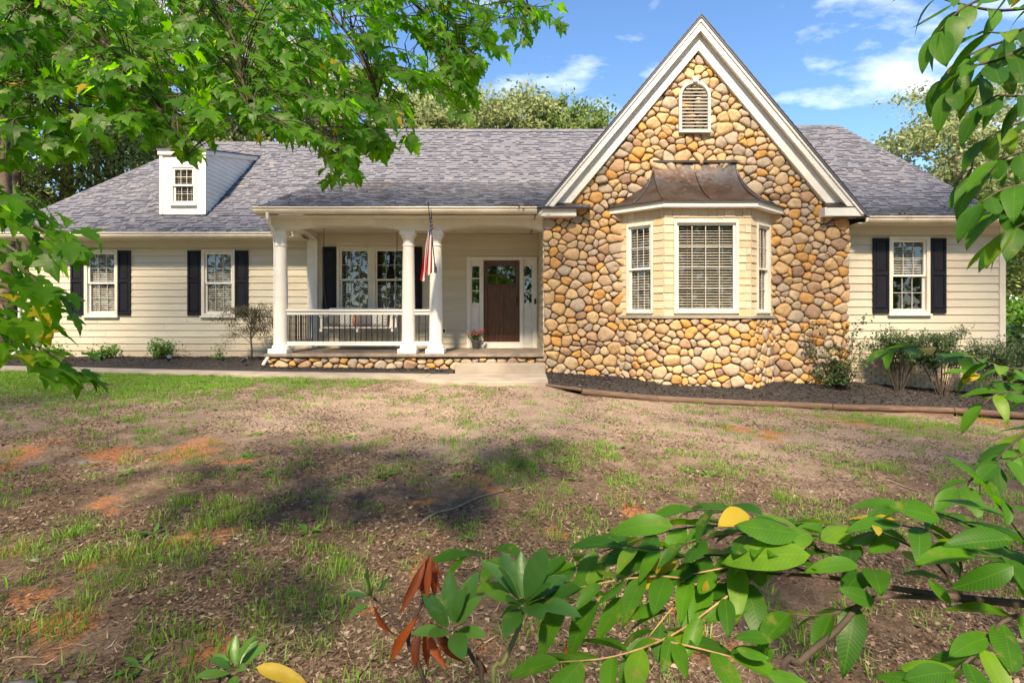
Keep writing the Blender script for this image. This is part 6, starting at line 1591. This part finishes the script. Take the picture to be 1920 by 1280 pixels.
def pillow(name, label, x, w, h, mat, lean=0.3, y=12.42):
    n = 10; v = []; f = []
    for i in range(n + 1):
        for j in range(n + 1):
            a, b = 2 * i / n - 1, 2 * j / n - 1; t = 0.09 * ((1 - a ** 4) * (1 - b ** 4)) ** 0.5; k = 1 - 0.06 * (a * a * b * b)
            v.append((a * w / 2 * k, -t, b * h / 2 * k))
    m = len(v); v += [(x_, -y_, z_) for x_, y_, z_ in v]
    for i in range(n):
        for j in range(n):
            a = i * (n + 1) + j; f += [(a, a + n + 1, a + n + 2, a + 1), (a + m, a + 1 + m, a + n + 2 + m, a + n + 1 + m)]
    o = ob(name, mesh_np(name, v, f, True), mat); o.location = (x, y, sz + 0.02 + h / 2); o.rotation_euler = (-lean, 0, RND.uniform(-0.1, 0.1)); tag(o, label, 'pillow', 'throw pillows on the porch swing')
zp = lambda zx: PX(480 + zx / 3.31, 12.3)
M['orange_cloth'] = simple('orange_cloth', (0.40, 0.20, 0.09), 0.95, 0.2, 15)
pillow('throw_pillow', 'dark grey throw pillow at the left end of the porch swing', zp(488), 0.36, 0.34, M['cushion'])
pillow('throw_pillow', 'lattice-patterned throw pillow left of the middle of the porch swing', zp(555), 0.36, 0.36, M['lattice'], 0.28, 12.40)
pillow('throw_pillow', 'small orange-brown throw pillow in the middle of the porch swing', zp(610), 0.24, 0.32, M['orange_cloth'], 0.3, 12.44)
pillow('throw_pillow', 'grey throw pillow right of the middle of the porch swing', zp(670), 0.38, 0.36, M['cushion'], 0.3, 12.42)
pillow('throw_pillow', 'lattice-patterned throw pillow at the right end of the porch swing', zp(755), 0.40, 0.36, M['lattice'], 0.28, 12.42)

# flag on the right-hand column
pa, pt = P(816, 503, DC - 0.165), P(803, 383, 10.42)
flag = tag(empty('flag', pa), 'American flag hanging limp from a black pole on the porch column', 'flag'); d = pt - pa
q = MB(); q.tube([(0, 0.03, -0.03), d * 0.5, d], [0.012, 0.011, 0.010], 8); q.build('pole', M['black'], flag, smooth=True)
q = MB(); q.lathe([(0.002, 0.045), (0.017, 0.03), (0.02, 0.018), (0.012, 0)], tuple(d), 10); q.build('finial', M['black'], flag, smooth=True)
q = MB(); q.box(-0.03, 0.03, 0.025, 0.045, -0.09, 0.03); q.tube([(0, 0.03, -0.05), d * 0.08], 0.018, 8); q.build('bracket', M['pot'], flag)
nu, nv = 36, 28; v = []; uv = []
for j in range(nv + 1):
    b = j / nv; A = d * (0.975 - 0.34 * b)
    for i in range(nu + 1):
        a = i / nu; Hh = 1.30 - 0.28 * b + 0.05 * math.sin(9 * b); w = a ** 0.55
        x = -0.22 * b * w + 0.05 + 0.028 * math.sin(5 * math.pi * b + 1.5 * a) * min(1, a * 2.2)
        y = -0.05 * (1 - b) + 0.05 * math.cos(6.5 * math.pi * b + 0.8) * min(1, a * 2) - 0.10 * b * w + 0.02 * math.sin(5 * a + 3 * b)
        v.append((A.x + x, A.y + y, A.z - Hh * a)); uv.append((a, 1 - b))
f = [(j * (nu + 1) + i, j * (nu + 1) + i + 1, (j + 1) * (nu + 1) + i + 1, (j + 1) * (nu + 1) + i) for j in range(nv) for i in range(nu)]
me = mesh_np('cloth', v, f, True); ul = me.uv_layers.new(name='UVMap'); li = np.zeros(len(me.loops), dtype=np.int32); me.loops.foreach_get('vertex_index', li); ul.data.foreach_set('uv', np.array(uv, dtype=np.float32)[li].ravel())
ob('cloth', me, M['flag'], flag)

# ------------------------------------------------------------------ ground cover
grg = np.random.default_rng(3)
def scatter_blades(name, pts, n_each, h, w, spread, mat, label, cat, lean=0.55):
    """pts: array of (x, y, size)"""
    pts = np.asarray(pts); K = len(pts); N = K * n_each; S = np.repeat(pts[:, 2], n_each)
    ang = grg.uniform(0, 2 * np.pi, N); rad = np.sqrt(grg.uniform(0, 1, N)) * spread * S
    x = np.repeat(pts[:, 0], n_each) + np.cos(ang) * rad; y = np.repeat(pts[:, 1], n_each) + np.sin(ang) * rad
    z = np.array([gz(a, b) for a, b in zip(x, y)]) - 0.004
    az = ang + grg.normal(0, 0.9, N); ln = grg.uniform(0.2, 1.0, N) * lean; H = h * S * grg.uniform(0.45, 1.15, N); W = w * grg.uniform(0.7, 1.4, N) * np.sqrt(S)
    dx, dy = np.cos(az), np.sin(az); fx, fy = -np.sin(grg.uniform(0, 6.28, N)), np.cos(grg.uniform(0, 6.28, N))
    nrm_ = np.hypot(fx, fy); fx, fy = fx / nrm_, fy / nrm_
    p0 = np.stack([x - fx * W, y - fy * W, z], 1); p1 = np.stack([x + fx * W, y + fy * W, z], 1)
    m = np.stack([x + dx * H * ln * 0.45, y + dy * H * ln * 0.45, z + H * 0.62], 1); e = np.stack([fx * W * 0.8, fy * W * 0.8, np.zeros(N)], 1)
    t = np.stack([x + dx * H * ln * 1.25, y + dy * H * ln * 1.25, z + H * (1.02 - 0.35 * ln)], 1)
    V = np.stack([p0, p1, m + e, m - e, t], 1).reshape(-1, 3); b = (np.arange(N) * 5)[:, None]
    F = np.concatenate([b + np.array([[0, 1, 2]]), b + np.array([[0, 2, 3]]), b + np.array([[3, 2, 4]])], 0)
    return tag(ob(name, mesh_np(name, V, F), mat), label, cat, kind='stuff')
def free(x, y):
    if y > rb_front(x) - 0.1 and x > 0.6: return False
    if x > -1.75 and x < 0.7 and y > 9.28: return False
    if x <= -1.4 and y > lb_front(x) - 0.64: return False
    return True
tufts = []
tr = random.Random(77)
for p, r in GRASSP:
    n = int(60 * r * r + 16 * r) if r > 0.8 else int(34 * r)
    for _ in range(max(6, n)):
        a = tr.uniform(0, 6.28); q = r * math.sqrt(tr.random()) * 1.05; x, y = p.x + math.cos(a) * q, p.y + math.sin(a) * q * 0.8
        if free(x, y): tufts.append((x, y, tr.uniform(0.5, 1.1) * (0.8 if y > 6 else 0.9)))
for _ in range(3600):
    y = 1.6 + 8.2 * tr.random() ** 0.8; x = tr.uniform(-1.05, 1.05) * y
    k = mnoise.noise(Vector((x * 0.8, y * 0.8, 9)))
    if free(x, y) and k > -0.05 + 0.25 * blob(x, y, PALEP) and tr.random() < 0.62: tufts.append((x, y, 0.3 + 0.85 * tr.random() ** 2.2))
for _ in range(620):
    y = 1.7 + 7.9 * tr.random() ** 0.75; x = tr.uniform(-1.02, 1.02) * y
    if free(x, y): tufts.append((x, y, 0.45 + 0.6 * tr.random()))
scatter_blades('grass', tufts, 30, 0.085, 0.0024, 0.11, M['grass'], 'sparse grass tufts scattered over the bare lawn', 'grass')
lawn = []
for _ in range(11000):
    y = tr.uniform(7.4, 11.2); x = tr.uniform(-13, -2.2)
    dens = min(1.0, max(0.0, (-x - 2.6) / 4.0)) * min(1.0, max(0.0, (y - 7.4) / 1.6))
    if free(x, y) and tr.random() < dens * (0.55 + 0.9 * mnoise.noise(Vector((x * 1.1, y * 1.4, 2)))): lawn.append((x, y, tr.uniform(0.45, 0.8)))
scatter_blades('grass', lawn, 20, 0.075, 0.0040, 0.10, M['grass'], 'greener lawn strip along the walkway at the left', 'grass', 0.7)
# broad-leaved weeds
wm = []
for (x, y, s) in [(1050, 865, 1), (990, 870, 0.8), (1120, 850, 1), (1010, 890, 0.8), (940, 880, 0.9), (850, 870, 0.8), (720, 895, 1), (845, 895, 0.8), (470, 860, 1.2), (455, 880, 0.8), (490, 890, 0.9), (240, 885, 0.9), (430, 885, 0.8), (265, 1250, 1), (1160, 840, 0.9), (1240, 860, 0.8), (1290, 885, 0.9), (1330, 890, 1), (1080, 900, 0.8), (960, 920, 0.9), (1180, 905, 0.8), (880, 1010, 0.8), (230, 790, 0.9), (400, 745, 0.8), (410, 770, 0.8), (480, 815, 0.9), (660, 820, 0.9), (1580, 865, 0.9), (290, 1000, 0.9), (580, 1000, 0.9)]:
    c = on_ground(x, y)
    for k in range(9):
        a = tr.uniform(0, 6.28); d = Vector((math.cos(a), math.sin(a), tr.uniform(0.2, 1.1))); wm.append(leaf_matrix(c + Vector((math.cos(a), math.sin(a), 0)) * tr.uniform(0, 0.04) + Vector((0, 0, 0.0)), d, Vector((0, 0, 1)), 0.085 * s * tr.uniform(0.6, 1.2)))
wo = merge_leaves('weeds', ellipse_leaf(3, 0.34, 0.3, 0.35), wm, M['shrub_bright'], None); tag(wo, 'broad-leaved weeds dotted over the bare lawn', 'weeds', kind='stuff')
# litter: curled leaf scraps, bark and straw
def scraps(name, xy, zf, size, mat, label, cat, asp=(0.25, 0.7), up=0.35):
    xy = np.asarray(xy); N = len(xy); z = np.array([zf(a, b) for a, b in xy]) + 0.003; pos = np.concatenate([xy, z[:, None]], 1)
    az = grg.uniform(0, 2 * np.pi, N); L = size * grg.uniform(0.35, 1.6, N); W = L * grg.uniform(asp[0], asp[1], N)
    d = np.stack([np.cos(az), np.sin(az), grg.normal(0, up * 0.5, N)], 1) * L[:, None] * 0.5; s = np.stack([-np.sin(az), np.cos(az), grg.normal(0, up, N)], 1) * W[:, None] * 0.5
    lift = np.stack([np.zeros(N), np.zeros(N), L * grg.uniform(0.05, 0.28, N)], 1)
    V = np.stack([pos - d + lift * 0.6, pos - s * 0.9, pos + d + lift, pos + s], 1).reshape(-1, 3)
    return tag(ob(name, mesh_np(name, V, np.arange(N * 4).reshape(-1, 4)), mat), label, cat, kind='stuff')
lit = []
while len(lit) < 110000:
    y = 1.4 + 8.2 * tr.random() ** 1.15; x = tr.uniform(-1.1, 1.1) * y
    if not free(x, y): continue
    k = mnoise.noise(Vector((x * 1.1, y * 1.5, 5))) + 0.55 * mnoise.noise(Vector((x * 3.5, y * 3.5, 8)))
    if tr.random() < 0.48 + 1.0 * k - 0.2 * blob(x, y, PALEP) - 0.6 * blob(x, y, CLAYP): lit.append((x, y))
scraps('litter', lit, gz, 0.026, M['litter'], 'dry leaf scraps and bark bits strewn over the bare soil', 'litter')
st = []
while len(st) < 16000:
    y = 1.4 + 8.2 * tr.random() ** 1.3; x = tr.uniform(-1.1, 1.1) * y
    if free(x, y) and tr.random() < 0.5 + 0.9 * mnoise.noise(Vector((x * 1.7, y * 1.7, 15))): st.append((x, y))
scraps('straw', st, gz, 0.075, M['straw'], 'pale dead grass stems lying over the soil', 'straw', (0.03, 0.07), 0.25)
ch = []
while len(ch) < 9000:
    x = tr.uniform(0.7, 11); y = tr.uniform(rb_front(x) + 0.05, 11.3); ch.append((x, y))
def bz(x, y):
    t = (y - rb_front(x) - 0.03) / (11.42 - rb_front(x) - 0.03); z = rb_z(x) - 0.02 + (wb_z(x) - rb_z(x) + 0.02) * t
    return z + 0.016 * (mnoise.noise(Vector((x * 5, y * 5, 1))) + 0.7 * mnoise.noise(Vector((x * 14, y * 14, 4)))) + 0.03 * math.sin(math.pi * min(t * 1.3, 1.0))
scraps('mulch_chips', ch, bz, 0.05, M['chips'], 'dark wood chips lying on the right mulch bed', 'mulch', (0.15, 0.4), 0.5)
ch = []
while len(ch) < 6000:
    x = tr.uniform(-12.5, -1.3); y = tr.uniform(lb_front(x) + 0.02, DW - 0.02 if x < -5.15 else 11.12); ch.append((x, y))
def bz2(x, y):
    if x < -5.14: t = (y - lb_front(x)) / (DW + 0.02 - lb_front(x)); z = lb_zf(x) + (0.575 - lb_zf(x)) * t
    else: t = (y - lb_front(x)) / (11.18 - lb_front(x)); z = lb_zf(x) + (float(np.interp(x, [-5, -1], [0.52, 0.47])) - lb_zf(x)) * t
    return z + 0.012 * (mnoise.noise(Vector((x * 5, y * 5, 1))) + 0.7 * mnoise.noise(Vector((x * 14, y * 14, 4)))) + 0.03 * math.sin(math.pi * min(t * 1.3, 1.0))
scraps('mulch_chips', ch, bz2, 0.045, M['chips'], 'dark wood chips lying on the left mulch bed', 'mulch', (0.15, 0.4), 0.5)
# sticks, roots, stones
def stick(label, pl, r, name='fallen_twig'):
    pts = [on_ground(x, y) + Vector((0, 0, r * 0.7)) for x, y in pl]; O = pts[0].copy(); mb = MB(); ln = smooth_line(pts, 4)
    mb.tube([p - O for p in ln], list(np.linspace(r, r * 0.5, len(ln))), 6); o = mb.build(name, M['stick'], smooth=True); o.location = O; tag(o, label, 'twig')
stick('pale curved root lying on the bare soil in the middle of the lawn', [(785, 985), (815, 965), (850, 955), (900, 935), (935, 925), (985, 915)], 0.012)
stick('dark thin twig on the soil at the left, beside a grass tuft', [(388, 1018), (410, 1008), (440, 1004), (470, 1002)], 0.006)
stick('pale straight twig on the soil at the right, above the big leaf', [(1635, 895), (1670, 905), (1700, 915), (1735, 924)], 0.010)
stick('thin twig on the soil right of the lawn weeds', [(1490, 925), (1530, 940), (1570, 960), (1600, 978)], 0.006)
stick('short pale twig near the timber edging', [(1240, 790), (1270, 783), (1310, 787)], 0.008)
stick('bent pale twig near the concrete landing', [(795, 735), (812, 728), (840, 726)], 0.010)
stick('brown twig lying at the bottom left of the lawn', [(5, 1240), (30, 1232), (70, 1230)], 0.007)
for i, (x, y, s, lb_) in enumerate([(20, 1300, 0.07, 'grey rock cut by the bottom left corner of the picture'), (125, 1282, 0.03, 'small pale stone at the bottom edge next to the grey rock'), (65, 1052, 0.018, 'small white pebble at the left between grass tufts'), (360, 1122, 0.016, 'tan pebble on the soil in the lower left'), (155, 868, 0.03, 'flat pale stone on the clay patch at the left')]):
    c = on_ground(x, y); mb = MB(); rp = random.Random(i + 50); n = 12
    prof = [(0.35, -0.4), (0.85, -0.2), (1.0, 0.12), (0.82, 0.38), (0.45, 0.52), (0.05, 0.56)]
    mb.lathe([(r * s, z * s) for r, z in prof], (0, 0, 0), n)
    mb.v = [(x_ * (1.5 + 0.35 * mnoise.noise(Vector((x_, y_, z_)) * (2.2 / s) + Vector((i, 0, 0)))), y_ * (1 + 0.4 * mnoise.noise(Vector((x_, y_, z_)) * (2 / s))), z_ * (1 + 0.3 * mnoise.noise(Vector((y_, x_, z_)) * (2 / s)))) for x_, y_, z_ in mb.v]
    o = mb.build('rock', M['rock'], smooth=True); o.location = c; tag(o, lb_, 'rock')
# fallen branch on the porch roof and leaves caught in the gutters
ppl = lambda x, y: Vector((x, y, 3.77 + (zj - 3.77) * (y - 10.78) / (14.42 - 10.78) + 0.03))
mb = MB(); O = ppl(-4.3, 13.7); l1 = [ppl(-4.3, 13.7), ppl(-3.9, 13.75), ppl(-3.5, 13.66), ppl(-3.1, 13.7)]
mb.tube([p - O for p in smooth_line(l1, 3)], 0.012, 5); mb.tube([l1[1] - O, l1[1] + Vector((0.1, 0.05, 0.18)) - O], 0.008, 5); mb.tube([l1[2] - O, ppl(-3.3, 13.9) - O], 0.008, 5)
o = mb.build('fallen_branch', M['stick'], smooth=True); o.location = O; tag(o, 'dry fallen branch lying on the porch roof', 'branch')
for (x, y, z, sx, lb_) in ((0.25, 10.74, 3.76, 0.32, 'dry leaves caught in the porch gutter next to the stone gable'), (8.05, 10.86, 3.60, 0.2, 'dry twigs and leaves caught in the right gutter'), (-10.9, 12.56, 3.535, 0.1, 'red-brown leaves in the left gutter')):
    rp = random.Random(int(x * 10)); mats = [leaf_matrix(Vector((rp.gauss(0, sx * 0.5), rp.uniform(-0.05, 0.10), rp.uniform(-0.03, 0.05))), rvec(rp), rvec(rp) + Vector((0, 0, 1)), rp.uniform(0.04, 0.10)) for _ in range(70)]
    o = merge_leaves('gutter_leaves', ellipse_leaf(2, 0.4, 0.5, 0.3), mats, M['litter'], None); o.location = (x, y, z); tag(o, lb_, 'leaves', kind='stuff')
